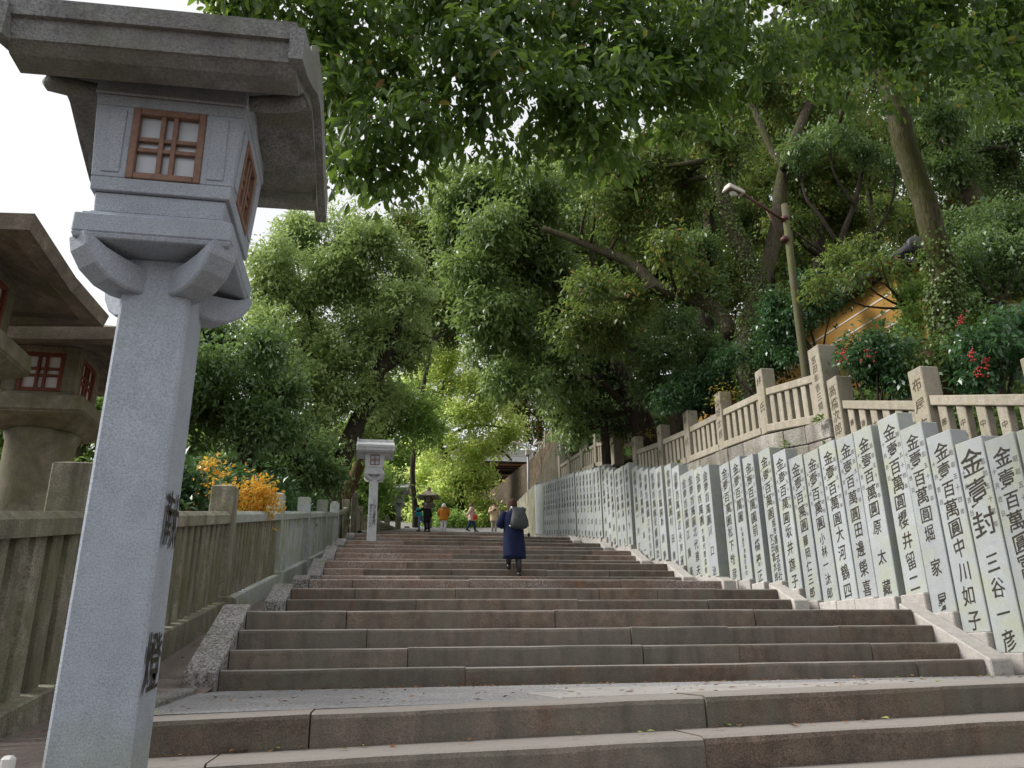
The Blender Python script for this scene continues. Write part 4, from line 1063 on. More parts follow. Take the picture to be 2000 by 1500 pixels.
def limbs(trunks, blobs, seed=0, twigs=5, thick=.10, maxd=14):
    """branches from the nearest trunk point into each lobe, with finer twigs"""
    r = np.random.default_rng(seed); T = np.concatenate(trunks); out = []
    for cen, rad in blobs:
        c = np.array(tuple(cen)); d = np.linalg.norm(T[:, :3] - c, axis=1) + .35 * np.maximum(0, T[:, 2] - c[2] + .5)
        i = int(np.argmin(d)); a = T[i, :3]; ra = min(T[i, 3] * .55, thick * (1 + .1 * d[i]))
        if d[i] > maxd: continue
        m = (a + c) / 2 + r.normal(0, .12, 3) * d[i]; m[2] += .05 * d[i]
        out.append((spline([a, m, c], 8), np.linspace(ra, ra * .35, 8), 7))
        for k in range(twigs):
            e = c + unit(r.normal(size=(1, 3)))[0] * rad * r.uniform(.6, .95); e[2] += .1 * rad
            s = m + (c - m) * r.uniform(.2, 1.0)
            q = (s + e) / 2 + r.normal(0, .1, 3) * rad
            out.append((spline([s, q, e], 5), np.linspace(ra * .35, ra * .07, 5), 5))
    return out
def tree(name, label, trunks, blobs, lmat, bmat, size, group=None, base=None, seed=0, extra=(), twigs=5, thick=.10, maxd=14, **kw):
    t0 = trunks[0]
    root = empty(name, (0, 0, 0)); tag(root, label, 'tree', group)
    tb_ = [(t[:, :3], t[:, 3], 12) for t in trunks]
    br = limbs(trunks, blobs, seed, twigs, thick, maxd)
    obj('trunk', tubes_mesh('trunk', tb_ + br), bmat, root)
    if blobs: crown('crown', blobs, lmat, root, size, **kw)
    return root
def sink(path, dz=1.5):
    """lengthen a trunk below the soil and flare its foot"""
    p = path.copy(); first = p[0].copy(); first[2] -= dz; first[3] *= 1.35; p[0, 3] *= 1.2
    return np.concatenate([first[None], p])
def ivy_on(path, n, parent, rng_z=None, size=.07, mat=None, lift=.02):
    i = rng.integers(0, len(path) - 1, n); f = rng.random(n)[:, None]
    P = path[i, :3] * (1 - f) + path[i + 1, :3] * f; R = (path[i, 3] * (1 - f[:, 0]) + path[i + 1, 3] * f[:, 0])
    if rng_z is not None:
        k = (P[:, 2] > rng_z[0]) & (P[:, 2] < rng_z[1] - rng.random(n) ** 2 * (rng_z[1] - rng_z[0]) * .6); P = P[k]; R = R[k]; n = len(P)
    d = unit(np.stack([rng.normal(size=n), rng.normal(size=n), np.zeros(n)], 1))
    C = P + d * (R + lift + rng.random(n) * .07)[:, None]
    A = d * .4 + rng.normal(size=(n, 3)) * .4 + np.array([0, 0, -.6])
    V, F = leaf_arrays(C, A, d + rng.normal(size=(n, 3)) * .3, size * rng.uniform(.6, 1.3, n), .75)
    return obj('ivy', np_mesh('ivy', V, F), mat or M['ivy'], parent)

# ---- left side trees
LG = 'trees left of the stairs'
tr = sink(px_path([(640, 985, 46), (652, 935, 42), (678, 870, 38), (712, 800, 32), (742, 725, 26), (775, 640, 20), (795, 560, 12)], 34, 1, 1))
t2 = px_path([(742, 725, 20), (800, 690, 14), (860, 655, 8)], 34.7, 1, 2); t3 = px_path([(712, 800, 22), (660, 740, 16), (620, 660, 12), (590, 560, 7)], 34.5, 1, 3)
tree('camphor_tree', 'large rounded camphor tree with leaning trunk left of the white lantern', [tr, t2, t3],
     px_blobs([(535, 505, 58), (595, 470, 55), (665, 465, 62), (735, 485, 58), (790, 520, 40), (540, 575, 60), (625, 560, 70), (715, 570, 68), (790, 590, 45), (520, 645, 45), (600, 655, 70), (690, 670, 72), (775, 680, 55),
               (560, 740, 62), (650, 765, 72), (735, 780, 52), (610, 845, 55), (690, 860, 40), (810, 650, 35)], 34.5, 2.2, 1), M['camphor_pale'], M['bark_dark'], .20, LG, seed=1, dens=.85, per=10, droop=.35)
tr = sink(px_path([(495, 990, 22), (480, 900, 19), (450, 840, 16), (410, 790, 12), (380, 740, 8)], 23, 0, 4)); t2 = px_path([(480, 900, 14), (520, 840, 12), (545, 760, 8)], 23, 1, 5)
tree('evergreen_tree', 'dark round evergreen tree behind the orange shrub', [tr, t2],
     px_blobs([(400, 660, 45), (455, 675, 52), (510, 700, 52), (410, 735, 50), (475, 755, 55), (545, 755, 50), (420, 815, 48), (500, 830, 55), (560, 830, 42), (380, 780, 40), (350, 700, 45), (300, 760, 50), (330, 850, 50)], 23, 1.5, 2),
     M['darkleaf'], M['bark_dark'], .17, LG, seed=2, dens=.9, per=10, droop=.4)
tr = sink(px_path([(565, 1000, 14), (555, 930, 12), (540, 880, 9), (530, 830, 6)], 27, 0, 6)); t2 = px_path([(555, 930, 9), (590, 880, 7), (610, 840, 4)], 27, 0, 7)
tree('evergreen_tree', 'thin stemmed dark understorey tree between the camphor and the orange shrub', [tr, t2],
     px_blobs([(500, 890, 40), (550, 880, 42), (600, 880, 40), (590, 930, 35), (640, 930, 30), (530, 940, 40), (450, 900, 42)], 27.5, 1.5, 3), M['darkleaf'], M['bark_dark'], .17, LG, seed=3, dens=.7, droop=.4)
tr = sink(px_path([(668, 985, 26), (690, 935, 24), (708, 890, 20), (725, 830, 15), (735, 780, 9)], 38, 0, 8))
tree('red_barked_tree', 'leaning tree with reddish bark just left of the white lantern', [tr],
     px_blobs([(735, 820, 48), (780, 840, 45), (700, 850, 40), (795, 790, 42), (760, 770, 40), (830, 840, 35)], 39, 1.5, 4), M['midleaf'], M['bark_red'], .22, LG, seed=4, dens=.7)
tree('evergreen_tree', 'green tree glimpsed between the mossy lanterns at the left edge', [sink(px_path([(150, 1000, 30), (150, 880, 24), (170, 800, 15)], 19, 0, 9))],
     px_blobs([(190, 800, 45), (150, 850, 60), (60, 880, 60), (-10, 880, 60), (200, 880, 60), (240, 800, 50), (100, 950, 60), (-60, 800, 60), (10, 800, 45), (230, 930, 60), (280, 860, 60)], 19, 1, 5), M['midleaf'], M['bark_dark'], .14, LG, seed=5, dens=.7)
# background wood on the left, one tree behind the other
BK = 'background trees on the left'
for i, (x, y0, lab) in enumerate(((420, 1000, 'background tree behind the dark evergreen'), (600, 1000, 'background tree filling in under the camphor crown'), (790, 1000, 'background tree behind the grey lantern'), (862, 700, 'yellowish loose tree between the camphor and the centre canopy'))):
    Yb = (44, 45, 60, 48)[i]
    bl_ = {0: [(330, 800, 70), (400, 850, 70), (460, 920, 60), (380, 950, 60), (300, 920, 70), (520, 900, 60), (430, 980, 40)], 1: [(560, 900, 60), (620, 900, 60), (680, 920, 60), (600, 970, 40), (660, 980, 40), (540, 980, 40), (730, 960, 50)],
           2: [(770, 890, 50), (800, 950, 50), (750, 990, 44), (830, 1000, 44), (720, 980, 40), (790, 1020, 36), (740, 920, 45), (830, 900, 45), (700, 940, 40)], 3: [(850, 430, 45), (880, 480, 50), (840, 490, 50), (850, 540, 50), (890, 580, 50), (830, 600, 40), (870, 640, 36), (910, 520, 40), (800, 440, 36)]}[i]
    tree('background_tree', lab, [sink(px_path([(x, y0, 20), (x + 6, y0 - 80, 16), (x + 2, y0 - 170, 8)] if i < 3 else [(812, 1010, 11), (806, 900, 10), (826, 760, 9), (848, 640, 7), (860, 500, 4)], Yb, 0, 20 + i), 4)], px_blobs(bl_, Yb, 1.5, 10 + i), M['woodleaf'] if i == 3 else M['midleaf'], M['bark_dark'], .26, BK, seed=20 + i, dens=.75)
# orange shrub just behind the fence
ob = px_blobs([(455, 935, 30), (415, 950, 26), (495, 950, 28), (385, 972, 24), (440, 975, 34), (490, 985, 30), (412, 918, 12), (520, 975, 20), (405, 1000, 26), (372, 995, 16)], 15, .4, 6)
sh_ = empty('orange_shrub', (0, 0, 0)); tag(sh_, 'bright orange autumn shrub behind the left stone fence', 'shrub')
g0 = np.array([ob[4][0].x, 15, ground_z(-3.0, 15) - .1])
obj('stem', tubes_mesh('stem', [(spline([g0 + [.05 * k, 0, 0], (g0 + np.array(tuple(b[0]))) / 2 + [0, 0, .1], np.array(tuple(b[0]))], 6), np.linspace(.03, .008, 6), 5) for k, b in enumerate(ob)]), M['bark'], sh_)
crown('foliage', ob, M['orange'], sh_, .085, dens=.26, per=8, shell=.2)
# low shrubs behind the left fence
for i, (x, y, rp, Y) in enumerate(((545, 965, 40, 18), (600, 985, 34, 24), (640, 985, 30, 29), (560, 1000, 40, 22), (330, 960, 60, 13), (660, 1000, 30, 33), (690, 1010, 20, 36), (860, 1010, 26, 52), (300, 1000, 50, 10.5))):
    s_ = empty('green_shrub', (0, 0, 0)); tag(s_, ['low dark shrub beside the orange shrub', 'low shrub behind the fourth fence post', 'low shrub behind the pale fence posts', 'low shrub between the orange shrub and pale posts', 'low shrub left of the orange shrub', 'low shrub under the camphor trunk', 'small low shrub left of the white lantern', 'low shrub behind the person in orange', 'low shrub hidden behind the near lantern shaft'][i], 'shrub', 'low shrubs behind the left fence')
    bl_ = px_blobs([(x, y, rp), (x - rp * .7, y + rp * .4, rp * .7), (x + rp * .7, y + rp * .3, rp * .7)], Y, .4, 60 + i)
    if Y < 40: bl_ = [(Vector((min(p_.x, lfx(p_.y) - .55 - r_), p_.y, p_.z)), r_) for p_, r_ in bl_]
    crown('foliage', bl_, M['shrub'], s_, .09 + .003 * Y, dens=.6, per=8, shell=.2)
    p0 = np.array(tuple(bl_[0][0])); obj('stem', tubes_mesh('stem', [(spline([p0 + [0, 0, -1.8], p0 + [.05, 0, -.8], p0], 5), [.05, .04, .03, .02, .01], 6)]), M['bark_dark'], s_)

for i, (x, y, rp, Y) in enumerate(((885, 1022, 20, 49), (925, 1024, 18, 50), (955, 1022, 17, 50.5), (990, 1016, 18, 52), (850, 1028, 16, 50), (1010, 1000, 16, 56))):
    s_ = empty('plaza_bush', (0, 0, 0)); tag(s_, ['low bright bush right of the person in orange', 'low bright bush behind the person in pink', 'low bright bush between the pink and beige coats', 'low bright bush right of the person in beige', 'low bright bush beside the small brown lantern', 'low bright bush at the foot of the steep wall'][i], 'bush', 'low bushes behind the people')
    bl_ = px_blobs([(x, y, rp), (x + rp * .8, y + 4, rp * .8), (x - rp * .8, y + 4, rp * .8)], Y, .4, 260 + i)
    crown('foliage', bl_, M['maple'] if i % 2 else M['midleaf'], s_, .2, dens=.8, per=8)
    p0 = np.array(tuple(bl_[0][0])); obj('stem', tubes_mesh('stem', [(spline([p0 + [0, 0, -1.0], p0 + [.05, 0, -.5], p0], 5), [.05, .04, .03, .02, .01], 6)]), M['bark_dark'], s_)
# ---- maple in the middle distance
mt_ = [sink(px_path([(905, 1030, 22), (895, 960, 20), (870, 890, 16), (855, 865, 14), (845, 800, 12), (868, 755, 9), (866, 715, 6), (855, 690, 4)], 53, 0, 30), 3),
       px_path([(862, 868, 9), (890, 845, 7), (930, 830, 5), (1000, 838, 3)], 53, 0, 31), px_path([(870, 880, 8), (920, 866, 6), (975, 878, 4), (1000, 900, 3)], 52.5, 0, 32), px_path([(820, 812, 9), (850, 790, 7), (870, 745, 6)], 53, 0, 33)]
tree('maple_tree', 'bright yellow green maple in the middle distance above the people', mt_,
     px_blobs([(840, 690, 36), (885, 700, 38), (800, 760, 34), (935, 760, 36), (850, 725, 40), (905, 745, 42), (955, 790, 42), (845, 790, 42), (905, 810, 42), (985, 825, 32), (850, 860, 42), (915, 880, 45), (970, 868, 36), (840, 925, 42), (895, 940, 46), (935, 930, 38), (850, 985, 40), (905, 1000, 42), (938, 1000, 30), (985, 1012, 22), (820, 1010, 34), (880, 1030, 30), (930, 1035, 26), (1000, 855, 22)], 53.5, 2.0, 7), M['maple'], M['bark'], .25, None, seed=30, dens=.50, per=10, droop=.25, flat_=.55)
tree('cedar_tree', 'far cedar with a straight reddish trunk right of the maple', [sink(px_path([(1056, 940, 13), (1055, 880, 12), (1054, 820, 11), (1054, 740, 9), (1054, 640, 6)], 60, 0, 34), 4)],
     px_blobs([(1020, 800, 34), (1075, 780, 36), (1040, 745, 40), (1000, 760, 34), (1030, 845, 26), (1085, 830, 26), (1060, 700, 40), (1010, 710, 36)], 60, 2, 8), M['cedarleaf'], M['bark_red'], .30, None, seed=31, dens=.6, droop=.6)

# ---- right side trees
RG = 'trees on the bank right of the stairs'
r4 = sink(px_path([(1268, 880, 48), (1240, 790, 44), (1205, 725, 38), (1165, 680, 32), (1132, 610, 24), (1105, 540, 16), (1060, 460, 9)], 25, -1, 40))
r4b = px_path([(1205, 725, 20), (1190, 640, 16), (1160, 560, 12), (1155, 470, 8)], 24.6, 1, 41)
tree('camphor_tree', 'big overhanging camphor with glossy dark foliage above the middle of the stairs', [r4, r4b],
     px_blobs([(900, 400, 50), (960, 370, 60), (1040, 370, 62), (880, 460, 45), (950, 450, 62), (1030, 450, 62), (1100, 420, 55), (920, 530, 50), (990, 530, 62), (1060, 540, 60), (950, 610, 50), (1020, 620, 58), (1085, 620, 50),
               (960, 680, 42), (1020, 700, 45), (985, 745, 30), (1080, 700, 45), (1045, 760, 32), (1110, 760, 38), (1090, 810, 28), (880, 350, 40), (1120, 840, 22)], 24, 2.0, 9), M['camphor'], M['bark_dark'], .18, RG, seed=40, dens=.95, per=10, droop=.55)
r2 = sink(px_path([(1480, 790, 58), (1465, 715, 54), (1462, 640, 38), (1478, 570, 36), (1455, 500, 32), (1420, 420, 29), (1404, 330, 27), (1408, 240, 25), (1398, 130, 20), (1370, 20, 13)], 18, 0, 42))
r2b = px_path([(1428, 655, 30), (1405, 610, 28), (1350, 580, 25), (1285, 560, 23), (1235, 515, 20), (1180, 492, 17), (1120, 468, 13), (1060, 445, 10)], 18.5, 2.5, 43)
r2c = px_path([(1480, 570, 30), (1505, 500, 29), (1520, 420, 27), (1530, 340, 24), (1560, 250, 19), (1610, 140, 14)], 18.6, 1.5, 44)
r2d = px_path([(1535, 330, 18), (1505, 290, 14), (1470, 210, 11), (1430, 190, 8)], 19, 1, 45)
t_r2 = tree('ivied_tree', 'old twisted tree with ivy covered trunk and one long bare limb reaching left', [r2, r2b, r2c, r2d],
     px_blobs([(1160, 400, 48), (1230, 420, 50), (1300, 420, 50), (1180, 330, 55), (1260, 330, 58), (1340, 350, 55), (1150, 560, 42), (1220, 590, 44), (1120, 640, 42), (1190, 660, 42), (1300, 480, 36), (1350, 540, 30), (1440, 300, 44), (1480, 160, 50), (1560, 190, 50),
               (1380, 230, 50), (1330, 270, 50), (1520, 90, 50), (1400, 60, 50), (1560, 330, 36)], 19.5, 2.2, 11), M['woodleaf'], M['bark'], .15, RG, seed=42, dens=.62, per=9, droop=.45)
ivy_on(r2, 5200, t_r2, None, .085)
ivy_on(r2b[:10], 260, t_r2, None, .07)
r1 = sink(px_path([(1880, 790, 80), (1864, 720, 64), (1852, 630, 55), (1838, 520, 49), (1806, 400, 45), (1764, 270, 43), (1732, 150, 40), (1692, 60, 38), (1650, -40, 32), (1600, -160, 24)], 12.2, -1, 46))
r1b = px_path([(1700, 80, 40), (1640, 30, 36), (1560, 8, 30), (1470, -30, 24), (1350, -80, 16), (1200, -110, 12), (1000, -120, 9), (820, -130, 6)], 11.6, -4, 47, 24)
r1c = px_path([(1728, 150, 34), (1790, 60, 26), (1880, -20, 18), (1980, -60, 12)], 11.5, -1.5, 48)
r1d = px_path([(1690, 60, 24), (1660, 150, 16), (1640, 240, 7)], 11.6, .6, 148)
nb_ = []
rr_ = random.Random(5)
EDGE = [(430, 20), (520, 60), (600, 120), (640, 330), (700, 345), (760, 330), (830, 290), (930, 250), (1000, 265), (1080, 230), (1150, 285), (1210, 270), (1260, 225), (1330, 235), (1400, 225), (1480, 150), (1560, 90), (1620, 130), (1700, 165), (1760, 165), (1820, 110), (1900, 170), (2010, 180)]
for x in range(440, 2040, 62):
    e = interp(EDGE, x); y = -60
    while y < e:
        Yj = 7.4 + 1.5 * rr_.random() + (.0016 * max(0, x - 1300))
        p = at(x + rr_.uniform(-25, 25), min(y + rr_.uniform(-20, 20), e), Yj); nb_.append((p, rr_.uniform(40, 58) * mpp(p))); y += 78
for (x, y) in ((650, 350), (720, 375), (775, 385), (860, 300), (940, 280), (1160, 330), (1185, 300), (1215, 320), (1370, 265), (1300, 270), (1660, 180), (1750, 195), (1910, 200), (1960, 210), (430, 5), (470, -5), (690, 330), (1055, 250)):
    p = at(x, y - 14, 7.6 + rr_.random()); nb_.append((p, 26 * mpp(p)))
t_r1 = tree('broadleaf_tree', 'tall leaning tree whose large leaved boughs hang over the top of the picture', [r1, r1b, r1c, r1d], nb_, M['near_leaf'], M['bark_pale'], .145, RG, seed=46, maxd=2.2,
     dens=.58, per=8, width=.42, near=True, droop=.95, up=.35, shell=.15, flat_=.9, twigs=3, thick=.03, spread=.30)
ivy_on(r1[:16], 9000, t_r1, (4.5, 9.3), .075)
r5 = sink(px_path([(2060, 640, 46), (2000, 520, 42), (1925, 430, 38), (1875, 340, 34), (1830, 240, 28), (1790, 130, 18)], 17, 1, 49), 4)
tree('leaning_tree', 'dark tree leaning left behind the tall trunk at the right edge', [r5, px_path([(1875, 340, 20), (1920, 260, 15), (1990, 200, 9)], 17.7, 1, 50)],
     px_blobs([(1860, 330, 50), (1930, 300, 55), (1990, 360, 55), (1960, 430, 50), (1890, 460, 45), (2010, 250, 55), (1850, 220, 55), (1930, 200, 55), (1990, 120, 55), (1870, 90, 55), (1780, 60, 55), (2000, 510, 45), (1780, 190, 40), (1930, 540, 36)], 17.5, 2, 12), M['darkleaf'], M['bark'], .13, RG, seed=49, dens=.6, droop=.4)
for i, (pth, lab, bl_, lm) in enumerate((
    ([(1605, 680, 26), (1602, 600, 24), (1600, 500, 22), (1596, 420, 18), (1570, 330, 12)], 'slender straight tree in front of the ochre wall', [(1620, 430, 44), (1570, 380, 44), (1640, 350, 44), (1600, 300, 48), (1660, 270, 44), (1540, 440, 36), (1680, 420, 30)], 'woodleaf'),
    ([(1712, 620, 16), (1708, 500, 14), (1702, 420, 12), (1690, 320, 7)], 'thin dark stem left of the tall leaning trunk', [(1700, 330, 40), (1660, 200, 44), (1620, 240, 44), (1720, 410, 30), (1650, 460, 30)], 'woodleaf'),
    ([(1325, 830, 30), (1300, 760, 26), (1260, 720, 20), (1225, 680, 14), (1200, 630, 8)], 'low mossy tree leaning left behind the second fence', [(1290, 690, 40), (1240, 680, 40), (1340, 700, 40), (1310, 640, 40), (1380, 690, 36), (1270, 760, 36)], 'darkleaf'),
    ([(1182, 850, 14), (1175, 780, 12), (1165, 700, 10), (1172, 640, 6)], 'thin pale stem beside the big overhanging camphor', [(1150, 700, 34), (1185, 740, 32), (1140, 760, 34), (1170, 800, 28)], 'darkleaf'),
    ([(1385, 720, 26), (1375, 600, 24), (1385, 480, 22), (1380, 360, 16)], 'dark hanging foliage tree left of the ivied trunk', [(1380, 420, 34), (1370, 490, 32), (1385, 560, 30), (1390, 350, 40), (1420, 690, 26), (1385, 640, 30)], 'darkleaf'))):
    Yb = (21, 22, 22, 25, 23)[i]
    tree('bank_tree', lab, [sink(px_path(pth, Yb, .5, 70 + i))], px_blobs(bl_, Yb, 1.3, 70 + i), M[lm], M['bark_dark'] if i != 2 else M['bark'], .15, RG, seed=70 + i, dens=.62, droop=.5)
bt = [sink(px_path([(1640, 640, 17), (1648, 560, 14), (1640, 480, 12), (1668, 400, 10), (1690, 310, 7)], 18.5, .4, 201)), px_path([(1640, 480, 9), (1600, 420, 8), (1572, 380, 6), (1560, 300, 4)], 18.6, .4, 202),
      px_path([(1648, 540, 8), (1700, 470, 7), (1740, 400, 5), (1750, 330, 3)], 18.6, .4, 203), px_path([(1644, 510, 8), (1590, 480, 6), (1555, 455, 4)], 18.4, .3, 204), px_path([(1668, 400, 6), (1630, 340, 5), (1620, 280, 3)], 18.6, .3, 205)]
tree('twisted_tree', 'slender dark tree with several bare twisting branches right of the lamp arm', bt, px_blobs([(1690, 290, 30), (1560, 290, 28), (1750, 320, 26), (1620, 260, 28)], 18.8, .6, 200), M['darkleaf'], M['bark_dark'], .13, RG, seed=200, dens=.5, droop=.5)
# wood behind: loose crowns with sky between
for i, (x, yb, bl_) in enumerate((
    (1150, 700, [(1130, 480, 60), (1200, 500, 55), (1160, 400, 60), (1250, 540, 50), (1120, 330, 60), (1210, 600, 40), (1180, 690, 44), (1240, 700, 40)]),
    (1330, 700, [(1300, 560, 50), (1360, 600, 44), (1290, 640, 36), (1340, 400, 60), (1270, 360, 60), (1400, 520, 44), (1320, 300, 60)]),
    (1500, 640, [(1460, 440, 50), (1540, 520, 50), (1500, 360, 55), (1580, 470, 50), (1440, 250, 60), (1530, 240, 60), (1500, 620, 44)]),
    (1680, 560, [(1640, 520, 44), (1700, 560, 40), (1620, 420, 50), (1720, 300, 55), (1760, 430, 44), (1650, 330, 55), (1600, 130, 60), (1690, 150, 60)]),
    (1850, 540, [(1820, 480, 44), (1900, 520, 44), (1960, 560, 44), (1880, 380, 50), (1980, 440, 50), (1800, 300, 50), (1900, 150, 60), (1820, 60, 60), (1990, 40, 60)]))):
    Yb = 34 + 2 * (i % 3)
    bl_ = bl_ + [(x_ + random.Random(i * 9 + q).uniform(-60, 60), y_ + random.Random(i * 7 + q).uniform(-70, 30), r_) for q, (x_, y_, r_) in enumerate(bl_)]
    tree('background_tree', ['far tree above the middle of the right bank', 'far tree behind the long bare limb', 'far tree behind the lamp arm', 'far tree above the ochre wall corner', 'far tree at the right edge behind the leaning trees'][i],
         [sink(px_path([(x, yb, 16), (x + 8, yb - 150, 13), (x - 8, yb - 300, 8)], Yb, 0, 80 + i), 5), px_path([(x + 5, yb - 120, 9), (x + 60, yb - 220, 6), (x + 90, yb - 300, 4)], Yb, 1, 90 + i)],
         px_blobs(bl_, Yb, 2.5, 80 + i, 1.05), M['woodleaf'], M['bark_dark'], .22, 'background trees on the right', seed=80 + i, dens=.50, droop=.4)

for i, (x, yb, bl_) in enumerate(((1250, 680, [(1120, 300, 80), (1200, 430, 80), (1290, 520, 80), (1380, 450, 80), (1230, 590, 60), (1330, 620, 60), (1110, 560, 70), (1420, 560, 70), (1400, 650, 50)]),
                                  (1580, 600, [(1480, 480, 80), (1580, 420, 80), (1520, 300, 80), (1640, 280, 80), (1560, 560, 70), (1680, 480, 70), (1440, 380, 70)]),
                                  (1860, 560, [(1760, 420, 80), (1860, 460, 80), (1950, 380, 80), (1740, 250, 80), (1850, 240, 80), (1980, 220, 80), (1980, 520, 70), (1790, 120, 80)]))):
    tree('background_tree', ['farthest thin tree behind the middle of the bank', 'farthest thin tree seen between the lamp pole and ivied trunk', 'farthest thin tree showing sky at the right'][i], [sink(px_path([(x, yb, 14), (x + 6, yb - 150, 11), (x - 8, yb - 300, 7)], 47, 0, 180 + i), 5)],
         px_blobs(bl_, 47, 2.5, 180 + i), M['woodleaf'], M['bark_dark'], .30, 'background trees on the right', seed=180 + i, dens=.34, droop=.4)

# ---- shrubs and ground plants on the bank
SG = 'shrubs on the bank above the fences'
SH = [((1690, 690), [(1680, 690, 34), (1720, 680, 36), (1660, 715, 26), (1740, 715, 34), (1770, 690, 26), (1705, 725, 28), (1760, 740, 24)], 11.6, 'shrub', .10, 'glossy green shrub between the two tallest fence posts'),
      ((1930, 680), [(1930, 660, 38), (1980, 640, 40), (1960, 700, 40), (1910, 700, 28), (2000, 690, 40), (1900, 740, 24)], 10.2, 'shrub', .11, 'leafy shrub with red berries at the right edge'),
      ((1590, 620), [(1545, 620, 32), (1580, 600, 28), (1570, 560, 26), (1520, 650, 28), (1540, 690, 20), (1510, 600, 26), (1630, 585, 16)], 15.6, 'shrub', .11, 'spreading shrub in front of the ochre wall'),
      ((1830, 600), [(1785, 620, 24), (1775, 570, 22), (1770, 650, 18), (1800, 560, 20)], 13.4, 'midleaf', .09, 'loose light shrub left of the tall leaning trunk'),
      ((1340, 760), [(1340, 760, 30), (1380, 750, 30), (1310, 780, 26), (1400, 720, 28), (1360, 790, 22), (1430, 740, 24)], 19.5, 'shrub', .12, 'dark shrub behind the middle fence posts'),
      ((1210, 790), [(1200, 780, 30), (1230, 820, 26), (1180, 820, 26), (1160, 790, 26), (1210, 840, 20), (1150, 830, 20), (1290, 815, 22)], 26, 'darkleaf', .15, 'dark shrub at the foot of the overhanging camphor'),
      ((1130, 830), [(1130, 830, 24), (1140, 860, 20), (1110, 800, 24), (1160, 860, 18), (1125, 870, 16)], 33, 'darkleaf', .18, 'dark shrub above the far end of the tablets'),
      ((1920, 590), [(1900, 580, 34), (1950, 570, 36), (1990, 580, 36), (1920, 620, 30), (1880, 640, 24)], 14, 'midleaf', .10, 'green shrub right of the tall leaning trunk'),
      ((1750, 500), [(1690, 490, 24), (1765, 530, 16), (1640, 510, 26), (1670, 545, 18), (1720, 510, 20), (1600, 560, 20)], 13.2, 'woodleaf', .10, 'drooping leafy bush hiding the corner of the ochre wall'),
      ((1930, 500), [(1880, 500, 30), (1930, 490, 36), (1990, 500, 36), (1900, 545, 26), (1960, 545, 30), (2005, 560, 30), (1880, 600, 26)], 12.8, 'darkleaf', .10, 'leafy bush covering the ochre wall at the right edge'),
      ((1470, 690), [(1510, 690, 26), (1540, 660, 26), (1500, 650, 24), (1520, 720, 18), (1430, 700, 18)], 17, 'shrub', .11, 'green shrub right of the ivied tree foot'),
      ((1840, 700), [(1830, 690, 24), (1850, 720, 24), (1800, 720, 22), (1880, 720, 22)], 11.3, 'ivy', .08, 'small leaved shrub round the foot of the tall trunk')]
for i, (c_, bl_, Y, mk, sz, lab) in enumerate(SH):
    s_ = empty('bank_shrub', (0, 0, 0)); tag(s_, lab, 'shrub', SG)
    bb = px_blobs(bl_, Y, .5, 120 + i)
    crown('foliage', bb, M[mk], s_, sz, dens=.62, per=7, shell=.15, droop=.5, up=.5)
    g0 = np.array(tuple(at(c_[0], c_[1], Y))); g0[2] -= 1.2
    obj('stem', tubes_mesh('stem', [(spline([g0, (g0 + np.array(tuple(b[0]))) / 2 + rng.normal(0, .1, 3), np.array(tuple(b[0]))], 5), np.linspace(.03, .008, 5), 5) for b in bb]), M['bark_dark'], s_)
    if i in (0, 1):
        bm_ = []
        M['berry'] = M.get('berry') or flat('red_berry', (.40, .02, .02), .35, .5)
        spots = [(1882, 624), (1900, 690), (1925, 708), (1916, 726)] if i == 1 else [(1645, 690), (1698, 694)]
        for (x, y) in spots:
            cl = []
            for k in range(15):
                p = at(x + random.gauss(0, 6), y + random.gauss(0, 7), Y - .55 + random.uniform(-.05, .05)); cl.append(([(p.x, p.y, p.z - .016), (p.x, p.y, p.z - .008), (p.x, p.y, p.z + .008), (p.x, p.y, p.z + .016)], [.002, .015, .015, .002], 5))
            tag(obj('berry_cluster', tubes_mesh('berry_cluster', cl), M['berry'], s_), kind='stuff')
for i, (x, y, Y) in enumerate(((1418, 755, 16.6), (1190, 845, 25), (1400, 770, 16.8), (1262, 835, 23))):
    s_ = empty('yellow_fern', (0, 0, 0)); tag(s_, ['yellowing fern at the foot of the ivied trunk', 'yellowing fern at the foot of the overhanging camphor', 'second yellowing fern left of the ivied trunk', 'yellowing fern near the leaning brown trunk'][i], 'fern', 'yellow ferns behind the fence')
    crown('foliage', px_blobs([(x, y + 8, 9), (x + 12, y + 12, 7)], Y, .1, 150 + i), M['yellowleaf'], s_, .10, dens=.02, per=5, width=.3, shell=.1, lumpy=False)
# broken stump at the tall trunk's foot
sp_ = at(1822, 735, 11.2)
st_ = tubes_mesh('tree_stump', [(arr([sp_ + Vector((.1, 0, -.8)), sp_, sp_ + Vector((-.05, 0, .25)), sp_ + Vector((-.1, .02, .42))]), [.22, .2, .17, .12], 14)])
tag(obj('tree_stump', st_, M['bark_red']), 'broken reddish stump at the foot of the tall trunk', 'stump')
# leaf litter and ground cover on the bank
n = 26000
Yg = rng.uniform(5, 40, n); Xg = np.array([rfx(y) for y in Yg]) + .35 + rng.random(n) ** 1.5 * 9
Zg = np.array([ground_z(a, b) for a, b in zip(Xg, Yg)])
C = np.stack([Xg, Yg, Zg + rng.random(n) * .35], 1); A = rng.normal(size=(n, 3)); A[:, 2] = np.abs(A[:, 2]) * .4
V, F = leaf_arrays(C, A, np.array([0, 0, 1.]) + rng.normal(size=(n, 3)) * .4, rng.uniform(.10, .22, n), .5)
tag(obj('ground_cover', np_mesh('ground_cover', V, F), M['darkleaf']), 'dark leafy ground cover on the bank', None, None, 'stuff')
